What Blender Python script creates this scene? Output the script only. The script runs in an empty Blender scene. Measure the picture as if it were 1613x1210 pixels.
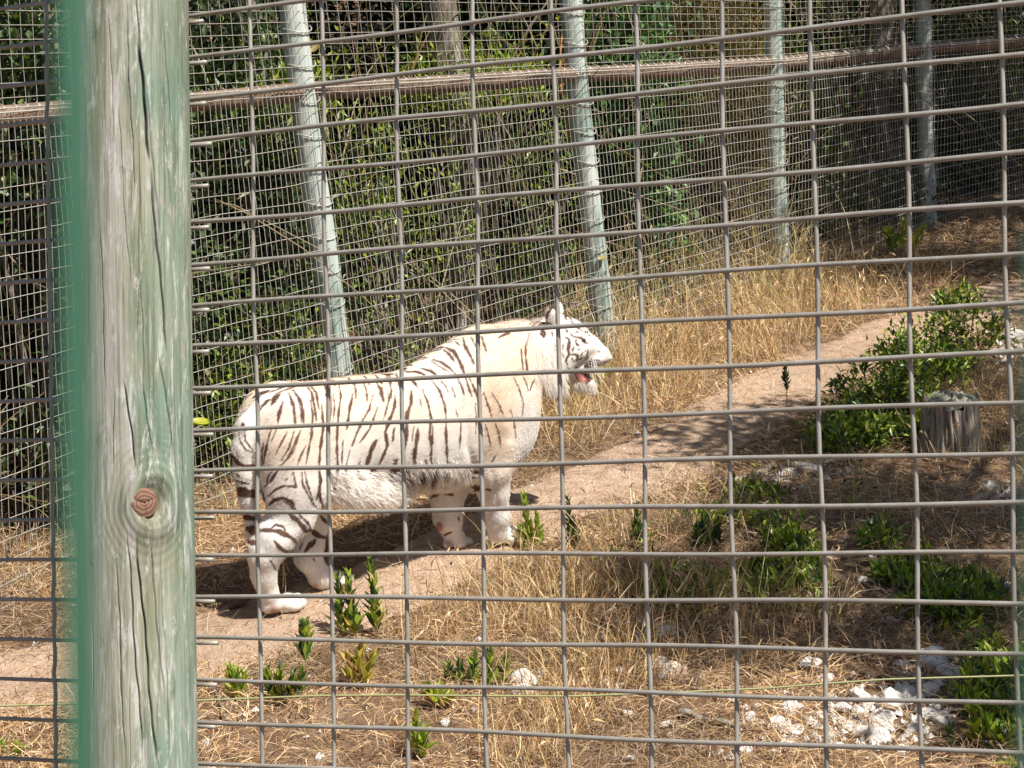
import bpy, math, random
import numpy as np
import openvdb
from mathutils import Vector, Matrix

# ------------------------------------------------------------------ camera, light
SC = bpy.context.scene
COL = SC.collection
random.seed(7)
RNG = np.random.default_rng(11)
rad = math.radians
F = 3400.0                         # focal length in photograph pixels (1613 wide)
_p, _a = rad(15), rad(3)
CP = np.array([0.0, 0.0, 3.0])
CF = np.array([0, math.cos(_p), -math.sin(_p)])
_u0 = np.array([0, math.sin(_p), math.cos(_p)]); _r0 = np.array([1.0, 0, 0])
CR = math.cos(_a) * _r0 - math.sin(_a) * _u0
CU = math.sin(_a) * _r0 + math.cos(_a) * _u0
cd = bpy.data.cameras.new('camera'); co = bpy.data.objects.new('camera', cd); COL.objects.link(co)
co.matrix_world = Matrix(((CR[0], CU[0], -CF[0], CP[0]), (CR[1], CU[1], -CF[1], CP[1]),
                          (CR[2], CU[2], -CF[2], CP[2]), (0, 0, 0, 1)))
cd.sensor_width = 36; cd.lens = F * 36 / 1613; cd.clip_start = 0.02; cd.clip_end = 600
cd.dof.use_dof = True; cd.dof.focus_distance = 6.0; cd.dof.aperture_fstop = cd.lens / 0.8
SC.camera = co

SUN_EL, SHX, SHY = 59.0, -0.83, 0.56           # elevation; ground direction in which shadows fall
W = bpy.data.worlds.new('World'); SC.world = W; W.use_nodes = True
nt = W.node_tree; nt.nodes.clear()
sky = nt.nodes.new('ShaderNodeTexSky'); sky.sky_type = 'NISHITA'; sky.sun_disc = False
sky.sun_elevation = rad(SUN_EL)
sky.sun_rotation = math.atan2(-SHX, -SHY)
bg = nt.nodes.new('ShaderNodeBackground'); bg.inputs[1].default_value = 0.06
out = nt.nodes.new('ShaderNodeOutputWorld')
nt.links.new(sky.outputs[0], bg.inputs[0]); nt.links.new(bg.outputs[0], out.inputs[0])
sl = bpy.data.lights.new('sun', 'SUN'); sl.energy = 5.0; sl.angle = rad(0.53); sl.color = (1, 0.962, 0.9)
so = bpy.data.objects.new('sun', sl); COL.objects.link(so)
ce = math.cos(rad(SUN_EL)); hn = math.hypot(SHX, SHY)
SUND = Vector((SHX / hn * ce, SHY / hn * ce, -math.sin(rad(SUN_EL))))
so.rotation_euler = SUND.to_track_quat('-Z', 'Y').to_euler(); so.location = (6, -4, 12)
SC.view_settings.view_transform = 'Standard'; SC.view_settings.look = 'None'
SC.view_settings.gamma = 1; SC.view_settings.use_curve_mapping = False
SC.view_settings.exposure = 0.74

# ------------------------------------------------------------------ geometry of the view
def ray(u, v): return CF + (u - 806.5) / F * CR - (v - 605) / F * CU
def at(u, v, D): return CP + D * ray(u, v)
def proj(P):
    d = np.atleast_2d(P) - CP; z = d @ CF
    return 806.5 + F * (d @ CR) / z, 605 - F * (d @ CU) / z
def sstep(a, b, x):
    t = np.clip((x - a) / (b - a), 0, 1); return t * t * (3 - 2 * t)
def wob(x, y, s, seed=0.0):
    return (np.sin(x * 1.7 * s + y * 0.9 * s + seed) + np.sin(-x * 1.1 * s + y * 2.1 * s + 1.3 * seed + 2)
            + 0.6 * np.sin(x * 3.3 * s + y * 2.7 * s + 2.1 * seed) + 0.5 * np.sin(x * 4.1 * s - y * 4.9 * s + seed * 3)) / 3.1
def TZ(x, y):
    x = np.asarray(x, float); y = np.asarray(y, float)
    h = 0.018 * wob(x, y, 1.6) + 0.008 * wob(x, y, 6, 2)
    h = h + 1.35 * sstep(5.5, 3.0, y)
    h = h + 0.2 * np.maximum(0, y - (11.9 + 1.3 * x)) * sstep(-200, 0, -np.abs(x)) * 1.0
    return np.minimum(h, 6.0)
def G(u, v):
    q = ray(u, v); z = 0.0
    for _ in range(12):
        P = CP + (z - CP[2]) / q[2] * q; z = float(TZ(P[0], P[1]))
    return P
def noise3(P, s, seed=0):
    x, y, z = (P * s).T
    return (np.sin(x + 1.3 * np.sin(y * 1.1 + seed) + seed) + np.sin(y * 1.2 + 1.1 * np.sin(z * 0.9 + 2 + seed)) +
            np.sin(z * 1.1 + 1.4 * np.sin(x * 0.8 + 4 + seed))) / 3

# ------------------------------------------------------------------ object helpers
def mesh_np(name, verts, faces, mat=None, parent=None, smooth=True, col=None, link=True):
    """faces: list of (n,k) int arrays"""
    me = bpy.data.meshes.new(name)
    verts = np.asarray(verts, np.float32)
    if not isinstance(faces, (list, tuple)): faces = [faces]
    faces = [np.asarray(f, np.int32) for f in faces if len(f)]
    me.vertices.add(len(verts)); me.vertices.foreach_set('co', verts.ravel())
    loops = np.concatenate([f.ravel() for f in faces])
    tot = np.concatenate([np.full(len(f), f.shape[1], np.int32) for f in faces])
    start = np.concatenate([[0], np.cumsum(tot)[:-1]]).astype(np.int32)
    me.loops.add(len(loops)); me.loops.foreach_set('vertex_index', loops)
    me.polygons.add(len(tot)); me.polygons.foreach_set('loop_start', start)
    me.polygons.foreach_set('use_smooth', np.full(len(tot), smooth, bool))
    me.update(calc_edges=True)
    if col is not None:
        a = me.color_attributes.new('Col', 'FLOAT_COLOR', 'POINT')
        c = np.ones((len(verts), 4), np.float32); c[:, :3] = col; a.data.foreach_set('color', c.ravel())
    if mat: me.materials.append(mat)
    if not link: return me
    o = bpy.data.objects.new(name, me); COL.objects.link(o)
    if parent is not None: o.parent = parent
    return o
def tag(o, label=None, cat=None, group=None, kind=None):
    if label: o['label'] = label
    if cat: o['category'] = cat
    if group: o['group'] = group
    if kind: o['kind'] = kind
    return o
def thing(name, loc, label, cat, group=None, rot=(0, 0, 0)):
    o = bpy.data.objects.new(name, None); COL.objects.link(o); o.empty_display_size = 0.1
    o.location = Vector([float(c) for c in loc]); o.rotation_euler = rot
    return tag(o, label, cat, group)
def tube(path, r, n=8, cap=True):
    P = np.asarray(path, float); m = len(P)
    r = np.broadcast_to(np.asarray(r, float), (m,))
    T = np.gradient(P, axis=0); T /= np.linalg.norm(T, axis=1)[:, None] + 1e-12
    ref = np.array([0, 0, 1.0]) if abs(T[0][2]) < 0.9 else np.array([1.0, 0, 0])
    A = np.cross(T, ref); A /= np.linalg.norm(A, axis=1)[:, None] + 1e-12
    B = np.cross(T, A)
    th = np.linspace(0, 2 * np.pi, n, endpoint=False)
    V = P[:, None] + r[:, None, None] * (np.cos(th)[None, :, None] * A[:, None] + np.sin(th)[None, :, None] * B[:, None])
    V = V.reshape(-1, 3)
    i = np.arange(m - 1)[:, None] * n; j = np.arange(n)[None]; k = (j + 1) % n
    Q = np.stack([i + j, i + k, i + n + k, i + n + j], -1).reshape(-1, 4)
    fs = [Q]
    if cap:
        V = np.vstack([V, P[0], P[-1]]); jj = np.arange(n); kk = (jj + 1) % n
        fs.append(np.stack([kk, jj, np.full(n, m * n)], 1))
        fs.append(np.stack([(m - 1) * n + jj, (m - 1) * n + kk, np.full(n, m * n + 1)], 1))
    return V, fs
class Acc:
    def __init__(s): s.v = []; s.f = {}; s.c = []; s.n = 0
    def add(s, v, fs, col=None):
        v = np.asarray(v, float)
        if not isinstance(fs, (list, tuple)): fs = [fs]
        for f in fs:
            if len(f): s.f.setdefault(np.asarray(f).shape[1], []).append(np.asarray(f) + s.n)
        s.v.append(v); s.n += len(v)
        if col is not None: s.c.append(np.broadcast_to(np.asarray(col, float), (len(v), 3)))
    def build(s, name, mat, parent=None, smooth=True, link=True):
        return mesh_np(name, np.vstack(s.v), [np.vstack(f) for f in s.f.values()], mat, parent, smooth,
                       np.vstack(s.c) if s.c else None, link)

# ------------------------------------------------------------------ materials
def mat(name, build, rough=0.8, spec=0.3):
    m = bpy.data.materials.new(name); m.use_nodes = True
    t = m.node_tree; b = t.nodes['Principled BSDF']
    b.inputs['Roughness'].default_value = rough; b.inputs['Specular IOR Level'].default_value = spec
    build(t, b); return m
def N(t, typ, **kw):
    n = t.nodes.new(typ)
    for k, v in kw.items():
        if k.startswith('i_'): n.inputs[k[2:].replace('_', ' ')].default_value = v
        else: setattr(n, k, v)
    return n
def ramp(t, fac, stops):
    r = t.nodes.new('ShaderNodeValToRGB'); e = r.color_ramp.elements
    while len(e) < len(stops): e.new(0.5)
    for el, (p, c) in zip(e, stops): el.position = p; el.color = (*c, 1)
    t.links.new(fac, r.inputs[0]); return r.outputs[0]
def coords(t, scale=(1, 1, 1), kind='Object'):
    tc = t.nodes.new('ShaderNodeTexCoord'); mp = t.nodes.new('ShaderNodeMapping'); mp.inputs['Scale'].default_value = scale
    t.links.new(tc.outputs[kind], mp.inputs[0]); return mp.outputs[0]
def noise(t, vec, scale, detail=4, rough=0.6, dist=0):
    n = N(t, 'ShaderNodeTexNoise'); n.inputs['Scale'].default_value = scale; n.inputs['Detail'].default_value = detail
    n.inputs['Roughness'].default_value = rough; n.inputs['Distortion'].default_value = dist
    t.links.new(vec, n.inputs['Vector']); return n.outputs['Fac']
def mixc(t, a, b, fac, mode='MIX'):
    m = t.nodes.new('ShaderNodeMix'); m.data_type = 'RGBA'; m.blend_type = mode
    for sock, v in ((m.inputs[0], fac), (m.inputs[6], a), (m.inputs[7], b)):
        if isinstance(v, bpy.types.NodeSocket): t.links.new(v, sock)
        elif isinstance(v, tuple): sock.default_value = (*v, 1)
        else: sock.default_value = v
    return m.outputs[2]
def bump(t, b, h, strength=0.5, dist=0.01):
    n = t.nodes.new('ShaderNodeBump'); n.inputs['Strength'].default_value = strength; n.inputs['Distance'].default_value = dist
    t.links.new(h, n.inputs['Height']); t.links.new(n.outputs[0], b.inputs['Normal'])
def attr(t, name='Col'):
    a = t.nodes.new('ShaderNodeAttribute'); a.attribute_name = name; return a.outputs['Color']

def _dirt(t, b):
    v = coords(t)
    n1 = noise(t, v, 1.3, 6); n2 = noise(t, v, 14, 6, 0.7); n3 = noise(t, v, 90, 3, 0.7)
    c = ramp(t, n2, [(0.3, (0.33, 0.205, 0.13)), (0.45, (0.56, 0.385, 0.265)), (0.7, (0.70, 0.52, 0.385))])
    c = mixc(t, c, (0.36, 0.25, 0.16), ramp(t, n1, [(0.45, (0, 0, 0)), (0.7, (0.6, 0.6, 0.6))]))
    c = mixc(t, c, (0.25, 0.16, 0.1), ramp(t, n3, [(0.62, (0, 0, 0)), (0.75, (0.5, 0.5, 0.5))]))
    t.links.new(c, b.inputs['Base Color'])
    bump(t, b, mixc(t, n2, n3, 0.5), 1.0, 0.05)
M_PATH = mat('packed_dirt', _dirt, 0.95, 0.1)
def _soil(t, b):
    v = coords(t)
    n1 = noise(t, v, 5, 6, 0.7); n3 = noise(t, v, 60, 4, 0.8)
    c = ramp(t, n1, [(0.3, (0.13, 0.075, 0.045)), (0.55, (0.26, 0.165, 0.1)), (0.75, (0.44, 0.3, 0.2))])
    c = mixc(t, c, (0.1, 0.065, 0.04), ramp(t, n3, [(0.5, (0, 0, 0)), (0.7, (0.7, 0.7, 0.7))]))
    t.links.new(c, b.inputs['Base Color']); bump(t, b, n3, 0.8, 0.03)
M_SOIL = mat('straw_covered_soil', _soil, 0.95, 0.1)
def _vcol(tr=0.0, rough=0.7, spec=0.2):
    def f(t, b):
        c = attr(t); t.links.new(c, b.inputs['Base Color'])
        if tr:
            tl = t.nodes.new('ShaderNodeBsdfTranslucent'); mx = t.nodes.new('ShaderNodeMixShader'); mx.inputs[0].default_value = tr
            hs = t.nodes.new('ShaderNodeHueSaturation'); hs.inputs['Saturation'].default_value = 1.15; hs.inputs['Value'].default_value = 1.5
            t.links.new(c, hs.inputs['Color']); t.links.new(hs.outputs[0], tl.inputs[0])
            t.links.new(b.outputs[0], mx.inputs[1]); t.links.new(tl.outputs[0], mx.inputs[2])
            t.links.new(mx.outputs[0], t.nodes['Material Output'].inputs[0])
    return f
M_LEAF = mat('leaf', _vcol(0.26), 0.42, 0.5)
M_DULL = mat('dull_leaf', _vcol(0.15), 0.75, 0.1)
M_STRAW = mat('dry_grass_blade', _vcol(0.18), 0.6, 0.3)
M_FUR = mat('tiger_fur', _vcol(0.10), 0.75, 0.15)
M_HAIR = mat('tiger_long_hair', _vcol(0.4), 0.75, 0.1)
def _wire(c1, c2, rough, metal):
    def f(t, b):
        v = coords(t); n = noise(t, v, 35, 5, 0.7); n2 = noise(t, v, 300, 2)
        c = mixc(t, c1, c2, ramp(t, n, [(0.35, (0, 0, 0)), (0.7, (1, 1, 1))]))
        c = mixc(t, c, (0.12, 0.1, 0.08), ramp(t, n2, [(0.7, (0, 0, 0)), (0.8, (0.5, 0.5, 0.5))]))
        t.links.new(c, b.inputs['Base Color']); b.inputs['Metallic'].default_value = metal
        bump(t, b, n2, 0.15, 0.001)
    return f
M_WIRE = mat('weathered_galvanised_wire', _wire((0.255, 0.23, 0.19), (0.355, 0.33, 0.295), 0.5, 0.25), 0.5, 0.4)
M_FINE = mat('thin_zinc_wire', _wire((0.38, 0.35, 0.3), (0.5, 0.475, 0.43), 0.5, 0.2), 0.5, 0.4)
def _postmat(t, b):
    v = coords(t, (1, 1, 0.09)); vg = coords(t, (1, 1, 0.03)); vo = coords(t)
    n1 = noise(t, v, 22, 6, 0.65, 0.3); n2 = noise(t, vg, 150, 5, 0.7); n3 = noise(t, coords(t, (1, 1, 0.3)), 55, 5, 0.7, 0.6)
    n4 = noise(t, vo, 3.2, 3)
    n5 = noise(t, coords(t, (1, 1, 0.16)), 75, 6, 0.8, 0.8); n6 = noise(t, coords(t, (1, 1, 0.02)), 420, 4, 0.8)
    c = ramp(t, n1, [(0.28, (0.14, 0.13, 0.075)), (0.42, (0.23, 0.225, 0.145)), (0.55, (0.36, 0.35, 0.27)), (0.66, (0.42, 0.39, 0.34)), (0.8, (0.46, 0.37, 0.35))])
    sx = t.nodes.new('ShaderNodeSeparateXYZ'); t.links.new(coords(t), sx.inputs[0])
    side = ramp(t, sx.outputs[0], [(0.3, (0, 0, 0)), (0.9, (0, 0, 0))])
    gx = t.nodes.new('ShaderNodeMath'); gx.operation = 'MULTIPLY_ADD'; t.links.new(sx.outputs[0], gx.inputs[0]); gx.inputs[1].default_value = 6.0; t.links.new(n4, gx.inputs[2])
    c = mixc(t, c, (0.14, 0.24, 0.18), ramp(t, gx.outputs[0], [(0.84, (0.06, 0.06, 0.06)), (1.0, (0.7, 0.7, 0.7))]))
    c = mixc(t, c, (0.55, 0.54, 0.49), ramp(t, n5, [(0.53, (0, 0, 0)), (0.6, (0.75, 0.75, 0.75))]))
    c = mixc(t, c, (0.45, 0.35, 0.34), ramp(t, n3, [(0.58, (0, 0, 0)), (0.68, (0.6, 0.6, 0.6))]))
    c = mixc(t, c, (0.12, 0.15, 0.09), ramp(t, n3, [(0.30, (0.8, 0.8, 0.8)), (0.42, (0, 0, 0))]))
    c = mixc(t, c, (0.09, 0.09, 0.055), ramp(t, n2, [(0.5, (0, 0, 0)), (0.66, (0.65, 0.65, 0.65))]))
    c = mixc(t, c, (0.6, 0.58, 0.52), ramp(t, n6, [(0.56, (0, 0, 0)), (0.7, (0.4, 0.4, 0.4))]))
    c = mixc(t, c, attr(t), 1.0, 'MULTIPLY')
    t.links.new(c, b.inputs['Base Color']); bump(t, b, n2, 0.5, 0.003)
M_POST = mat('weathered_green_treated_wood', _postmat, 0.85, 0.2)
def _farpost(t, b):
    n1 = noise(t, coords(t, (1, 1, 0.12)), 14, 6, 0.7); n2 = noise(t, coords(t, (1, 1, 0.05)), 90, 4)
    c = ramp(t, n1, [(0.36, (0.17, 0.24, 0.2)), (0.47, (0.38, 0.45, 0.4)), (0.6, (0.58, 0.58, 0.53))])
    c = mixc(t, c, (0.15, 0.17, 0.14), ramp(t, n2, [(0.55, (0, 0, 0)), (0.75, (0.6, 0.6, 0.6))]))
    t.links.new(c, b.inputs['Base Color']); bump(t, b, n2, 0.5, 0.006)
M_FARPOST = mat('pale_green_treated_wood', _farpost, 0.85, 0.2)
def _rail(t, b):
    n1 = noise(t, coords(t, (0.15, 0.15, 1)), 20, 5, 0.7); n2 = noise(t, coords(t, (0.1, 0.1, 1)), 120, 4)
    c = ramp(t, n1, [(0.3, (0.09, 0.058, 0.038)), (0.55, (0.19, 0.13, 0.09)), (0.75, (0.3, 0.225, 0.16))])
    c = mixc(t, c, (0.1, 0.07, 0.05), ramp(t, n2, [(0.55, (0, 0, 0)), (0.75, (0.6, 0.6, 0.6))]))
    t.links.new(c, b.inputs['Base Color']); bump(t, b, n2, 0.5, 0.005)
M_RAIL = mat('brown_wood_rail', _rail, 0.85, 0.2)
def _knot(t, b):
    w = N(t, 'ShaderNodeTexWave', wave_type='RINGS', rings_direction='SPHERICAL'); w.inputs['Scale'].default_value = 70
    w.inputs['Distortion'].default_value = 6; w.inputs['Detail'].default_value = 3
    t.links.new(coords(t), w.inputs['Vector'])
    c = ramp(t, w.outputs['Fac'], [(0.1, (0.13, 0.07, 0.045)), (0.9, (0.23, 0.13, 0.085))])
    t.links.new(c, b.inputs['Base Color']); bump(t, b, w.outputs['Fac'], 0.4, 0.001)
M_KNOT = mat('brown_knot_wood', _knot, 0.8, 0.2)
def _rock(t, b):
    v = coords(t); n = noise(t, v, 18, 6, 0.75); n2 = noise(t, v, 70, 4, 0.8)
    c = ramp(t, n, [(0.3, (0.42, 0.34, 0.27)), (0.46, (0.66, 0.61, 0.55)), (0.66, (0.79, 0.77, 0.73))])
    c = mixc(t, c, (0.2, 0.18, 0.16), ramp(t, n2, [(0.58, (0, 0, 0)), (0.7, (0.75, 0.75, 0.75))]))
    t.links.new(c, b.inputs['Base Color']); bump(t, b, n2, 0.8, 0.012)
M_ROCK = mat('white_limestone', _rock, 0.9, 0.15)
def _bark(t, b):
    v = coords(t, (1, 1, 0.15)); n = noise(t, v, 22, 6, 0.75, 0.4); n2 = noise(t, coords(t), 12, 5)
    c = ramp(t, n, [(0.38, (0.045, 0.035, 0.03)), (0.5, (0.2, 0.165, 0.13)), (0.62, (0.42, 0.38, 0.33))])
    c = mixc(t, c, (0.26, 0.29, 0.17), ramp(t, n2, [(0.55, (0, 0, 0)), (0.7, (0.6, 0.6, 0.6))]))
    t.links.new(c, b.inputs['Base Color']); bump(t, b, n, 0.9, 0.02)
M_BARK = mat('grey_lichen_bark', _bark, 0.9, 0.15)
def flat(name, c, rough=0.6, spec=0.4, sss=0):
    def f(t, b):
        n = noise(t, coords(t), 60, 3)
        t.links.new(mixc(t, c, tuple(x * 0.75 for x in c), n), b.inputs['Base Color'])
    return mat(name, f, rough, spec)
M_GREENWIRE = flat('green_coated_wire', (0.045, 0.145, 0.085), 0.5)
M_NOSE = flat('pink_nose', (0.42, 0.15, 0.13), 0.45)
M_TONGUE = flat('pink_mouth', (0.55, 0.2, 0.16), 0.4)
M_EYE = flat('dark_eye', (0.03, 0.03, 0.035), 0.1)
M_PAD = flat('paw_pad', (0.42, 0.2, 0.13), 0.6)
M_CORD = flat('olive_cord', (0.30, 0.30, 0.13), 0.6)
M_STICK = flat('pale_dry_stick', (0.42, 0.36, 0.28), 0.85)
M_REED = flat('orange_dry_reed', (0.50, 0.22, 0.06), 0.7)

# ------------------------------------------------------------------ ground and path
def ground():
    xs = np.concatenate([np.linspace(-60, -6, 28), np.linspace(-5.8, 8, 200), np.linspace(8.4, 70, 30)])
    ys = np.concatenate([np.linspace(-20, 3, 16), np.linspace(3.1, 20, 240), np.linspace(20.6, 120, 40)])
    X, Y = np.meshgrid(xs, ys); Z = TZ(X, Y)
    V = np.stack([X, Y, Z], -1).reshape(-1, 3); n = len(xs)
    i = np.arange(len(ys) - 1)[:, None] * n; j = np.arange(n - 1)[None]
    Q = np.stack([i + j, i + j + 1, i + n + j + 1, i + n + j], -1).reshape(-1, 4)
    tag(mesh_np('ground', V, Q, M_SOIL), kind='structure')
ground()
PATH = [(-420, 1140, .36), (-60, 1085, .36), (180, 1050, .37), (380, 1005, .36), (580, 930, .33), (780, 840, .32), (980, 752, .36), (1100, 690, .36),
        (1220, 618, .34), (1340, 562, .34), (1450, 516, .36), (1580, 478, .4), (1800, 420, .45)]
_pc = np.array([G(u, v) for u, v, w in PATH]); _pw = np.array([p[2] for p in PATH]) * .86
_tt = np.linspace(0, len(PATH) - 1, 260)
PCX = np.interp(_tt, range(len(PATH)), _pc[:, 0]); PCY = np.interp(_tt, range(len(PATH)), _pc[:, 1]); PWD = np.interp(_tt, range(len(PATH)), _pw)
k = np.ones(21) / 21
PCX = np.convolve(np.pad(PCX, 10, 'edge'), k, 'valid'); PCY = np.convolve(np.pad(PCY, 10, 'edge'), k, 'valid')
def path_d(x, y):
    """signed distance to the path edge in metres, negative on the path"""
    x = np.ravel(x); y = np.ravel(y); o = np.empty(len(x))
    for a in range(0, len(x), 20000):
        d = np.hypot(x[a:a + 20000, None] - PCX, y[a:a + 20000, None] - PCY) - PWD
        o[a:a + 20000] = d.min(1)
    return o + 0.10 * wob(x, y, 3.1, 5) + 0.05 * wob(x, y, 9, 1)
def path():
    T = np.stack([np.gradient(PCX), np.gradient(PCY)], 1); T /= np.linalg.norm(T, axis=1)[:, None]
    Nn = np.stack([-T[:, 1], T[:, 0]], 1); m = 15
    V = []
    for s in np.linspace(-1, 1, m):
        e = 1 + 0.22 * wob(PCX, PCY, 3.5, s > 0) + 0.12 * wob(PCX, PCY, 11, 3)
        x = PCX + Nn[:, 0] * s * PWD * e; y = PCY + Nn[:, 1] * s * PWD * e
        V.append(np.stack([x, y, TZ(x, y) + 0.012 * (1 - abs(s) ** 6) - 0.006 * (abs(s) > .98) + 0.004 * wob(x, y, 25, 1)], 1))
    V = np.stack(V, 1).reshape(-1, 3); i = np.arange(len(PCX) - 1)[:, None] * m; j = np.arange(m - 1)[None]
    Q = np.stack([i + j + 1, i + j, i + m + j, i + m + j + 1], -1).reshape(-1, 4)
    tag(mesh_np('path', V, Q, M_PATH), kind='structure')
path()

# ------------------------------------------------------------------ near fence: homography of the 100 x 50 mm weld mesh
HM = np.array([[1.17740179e-01, 1.28056621e-03, -4.11814963e-01], [-4.79813701e-03, 6.58906967e-02, -5.24499903e-01],
               [-1.71531903e-02, -5.60209164e-04, 1.0]])
_R = np.diag([1 / 3.4, 1 / 3.4, 1]) @ HM
_s = 0.05 / np.linalg.norm(_R[:, 1]); _R = _R * _s
def c2w(v): return CR * v[0] - CU * v[1] + CF * v[2]
NF_A, NF_B, NF_T = c2w(_R[:, 0]), c2w(_R[:, 1]), CP + c2w(_R[:, 2])
NF_N = np.cross(NF_A, NF_B); NF_N /= np.linalg.norm(NF_N)
if NF_N @ CF > 0: NF_N = -NF_N                        # towards the camera
def nf(i, j, off=0.0): return NF_T + i * NF_A + j * NF_B + off * NF_N
def near_fence():
    base = nf(-1.27, 36); r = 0.0685; ax = -NF_B / np.linalg.norm(NF_B)
    o = thing('enclosure_fence', (base[0], base[1], TZ(base[0], base[1])),
              'near fence of heavy grey welded mesh on a thick green-tinted wooden post', 'fence')
    inv = Matrix.Translation(-o.location)
    def part(name, V, fs, m, col=None, label=None):
        ob = mesh_np(name, np.asarray(V) - np.array(o.location), fs, m, o, True, col)
        if label: ob['label'] = label
        return ob
    R = 0.0026
    ground_j = 37
    for jj in range(-7, ground_j):
        ii = np.linspace(-1.55, 24.5, 90)
        w = 0.0012 * np.sin(ii * 1.9 + jj * 2.3) + 0.0008 * np.sin(ii * 0.8 + jj)
        P = np.array([nf(a, jj, 0.0045) for a in ii]) + w[:, None] * NF_N + (0.0012 * np.sin(ii * 1.1 + jj * 1.7))[:, None] * NF_B / 0.05
        V, fs = tube(P, R * (1.06 if jj % 3 else 1)); part('wire', V, fs, M_WIRE)
    for ii in range(-1, 25):
        js = np.linspace(-7.3, ground_j - .6, 80)
        P = np.array([nf(ii, a) for a in js]) + (0.0009 * np.sin(js * 1.3 + ii * 2))[:, None] * NF_N + (0.0013 * np.sin(js * .9 + ii * 1.3))[:, None] * NF_A / 0.1
        V, fs = tube(P, R); part('wire', V, fs, M_WIRE)
    rr = np.random.default_rng(3)
    for jj in range(-7, ground_j):
        e = -0.68 + rr.normal(0, 0.02)
        ii = np.linspace(-9.5, e, 40)
        P = np.array([nf(a, jj + 0.1 + .003 * jj, -0.006) for a in ii]) + (0.0011 * np.sin(ii * 1.7 + jj * 1.3))[:, None] * NF_N
        V, fs = tube(P, R * 1.02); part('wire', V, fs, M_WIRE)
    for ii in (-9.1, -8.1, -7.1, -6.1, -5.1, -4.1, -3.08, -2.08, -1.08):
        js = np.linspace(-7.3, ground_j - .6, 160)
        P = np.array([nf(ii, a, -0.0015) for a in js]) + (0.0028 * np.abs(np.sin((js) * np.pi)) * (1 if ii == -3.08 else .3))[:, None] * NF_A / 0.1
        V, fs = tube(P, R); part('wire', V, fs, M_WIRE)
    # the post
    top = nf(-1.14, -10, 0.0); bot = nf(-1.22, 38.5, 0.0)
    m = 900
    th = np.concatenate([np.linspace(-.1, np.pi + .1, 330), np.linspace(np.pi + .16, 2 * np.pi - .16, 40)]); n = len(th); s = np.linspace(0, 1, m)
    L = np.linalg.norm(top - bot)
    A = NF_A / np.linalg.norm(NF_A); B = NF_N
    TH, S = np.meshgrid(th, s)
    z = S * L
    rad_ = r * (1 + 0.012 * np.sin(z * 3) + 0.01 * np.sin(TH * 2 + z) + 0.006 * np.sin(TH * 5 + z * 2)) * (1 + 0.02 * (1 - S))
    crack = np.zeros_like(z)
    kz = np.array(o.location) * 0
    # knot position from its pixel (228, 790)
    q = ray(230, 792); cc = bot + B * (r + 0.012)
    # parameter along the axis and angle for a pixel
    def px2(u, v):
        q = ray(u, v); q = q / np.linalg.norm(q); w = CP - cc
        d1 = q - (q @ ax) * ax; w1 = w - (w @ ax) * ax
        a_, b_, c_ = d1 @ d1, 2 * d1 @ w1, w1 @ w1 - r * r
        disc = max(b_ * b_ - 4 * a_ * c_, 0); t_ = (-b_ - math.sqrt(disc)) / 2 / a_
        Pp = CP + q * t_ - cc; return Pp @ ax, math.atan2(Pp @ B, Pp @ A), Pp
    kz0, kt0, kP = px2(230, 792)
    for u0, v0, u1, v1, wd, dp in [(178, 0, 196, 330, .8, .7), (180, -300, 205, 120, 1, .8), (200, 60, 222, 260, 2.2, 1.6), (222, 260, 255, 560, 1.6, 1.2), (213, 130, 245, 400, .8, .7),
                                   (245, 0, 262, 210, 1, .8), (250, 190, 270, 420, .8, .6), (165, 160, 190, 470, .6, .5),
                                   (178, 600, 200, 740, 1.3, 1), (185, 830, 215, 1210, 1.2, .9), (200, 840, 240, 1230, 1.5, 1.1),
                                   (222, 840, 255, 1140, .9, .8), (240, 830, 262, 1200, .8, .6), (211, 600, 228, 720, .9, .8),
                                   (240, 560, 268, 720, 1.1, .9), (168, 860, 185, 1210, .8, .6), (258, 560, 275, 800, .7, .5),
                                   (205, 420, 215, 640, .7, .6), (140, 350, 150, 620, .7, .5), (280, 200, 288, 500, .6, .4), (150, 0, 160, 250, .6, .4)]:
        z0, t0, _ = px2(u0, v0); z1, t1, _ = px2(u1, v1)
        f = np.clip((z - z0) / (z1 - z0), -.2, 1.2)
        ths = t0 + (t1 - t0) * f + 0.012 * np.sin(z * 40 + u0) + 0.006 * np.sin(z * 130 + u0)
        dth = (TH - ths + np.pi) % (2 * np.pi) - np.pi
        taper = np.clip(np.minimum(f, 1 - f) * 6, 0, 1)
        wdt = 0.00062 * wd
        crack = np.maximum(crack, dp * taper * np.exp(-(dth * r / wdt) ** 2))
    for _ in range(110):
        t0 = rr.uniform(-np.pi, np.pi); z0 = rr.uniform(0, L); ln = rr.uniform(.08, .5); sl_ = rr.uniform(-.5, -.05)
        f = (z - z0) / ln; dth = (TH - t0 - sl_ * (z - z0) - .01 * np.sin(z * 60 + t0) + np.pi) % (2 * np.pi) - np.pi
        crack = np.maximum(crack, rr.uniform(.2, .5) * np.clip(np.minimum(f, 1 - f) * 6, 0, 1) * np.exp(-(dth * r / 0.00055) ** 2))
    dz = z - kz0; dx = ((TH - kt0 + np.pi) % (2 * np.pi) - np.pi) * r
    kr = np.sqrt((dx / 0.019) ** 2 + (dz / 0.026) ** 2)
    crack = crack * np.clip((kr - .9) * 2, 0, 1)
    rad_ += 0.006 * np.exp(-(kr - 1.2) ** 2 * 2.5) - 0.0045 * np.exp(-(kr * 1.1) ** 4)
    ring = np.exp(-((kr - 1) / 2.0) ** 2) * (0.5 + 0.5 * np.sin(kr * 17 + np.sin(dz * 90)))
    rad_ += 0.0007 * ring
    rad_ -= 0.0038 * crack
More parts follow.
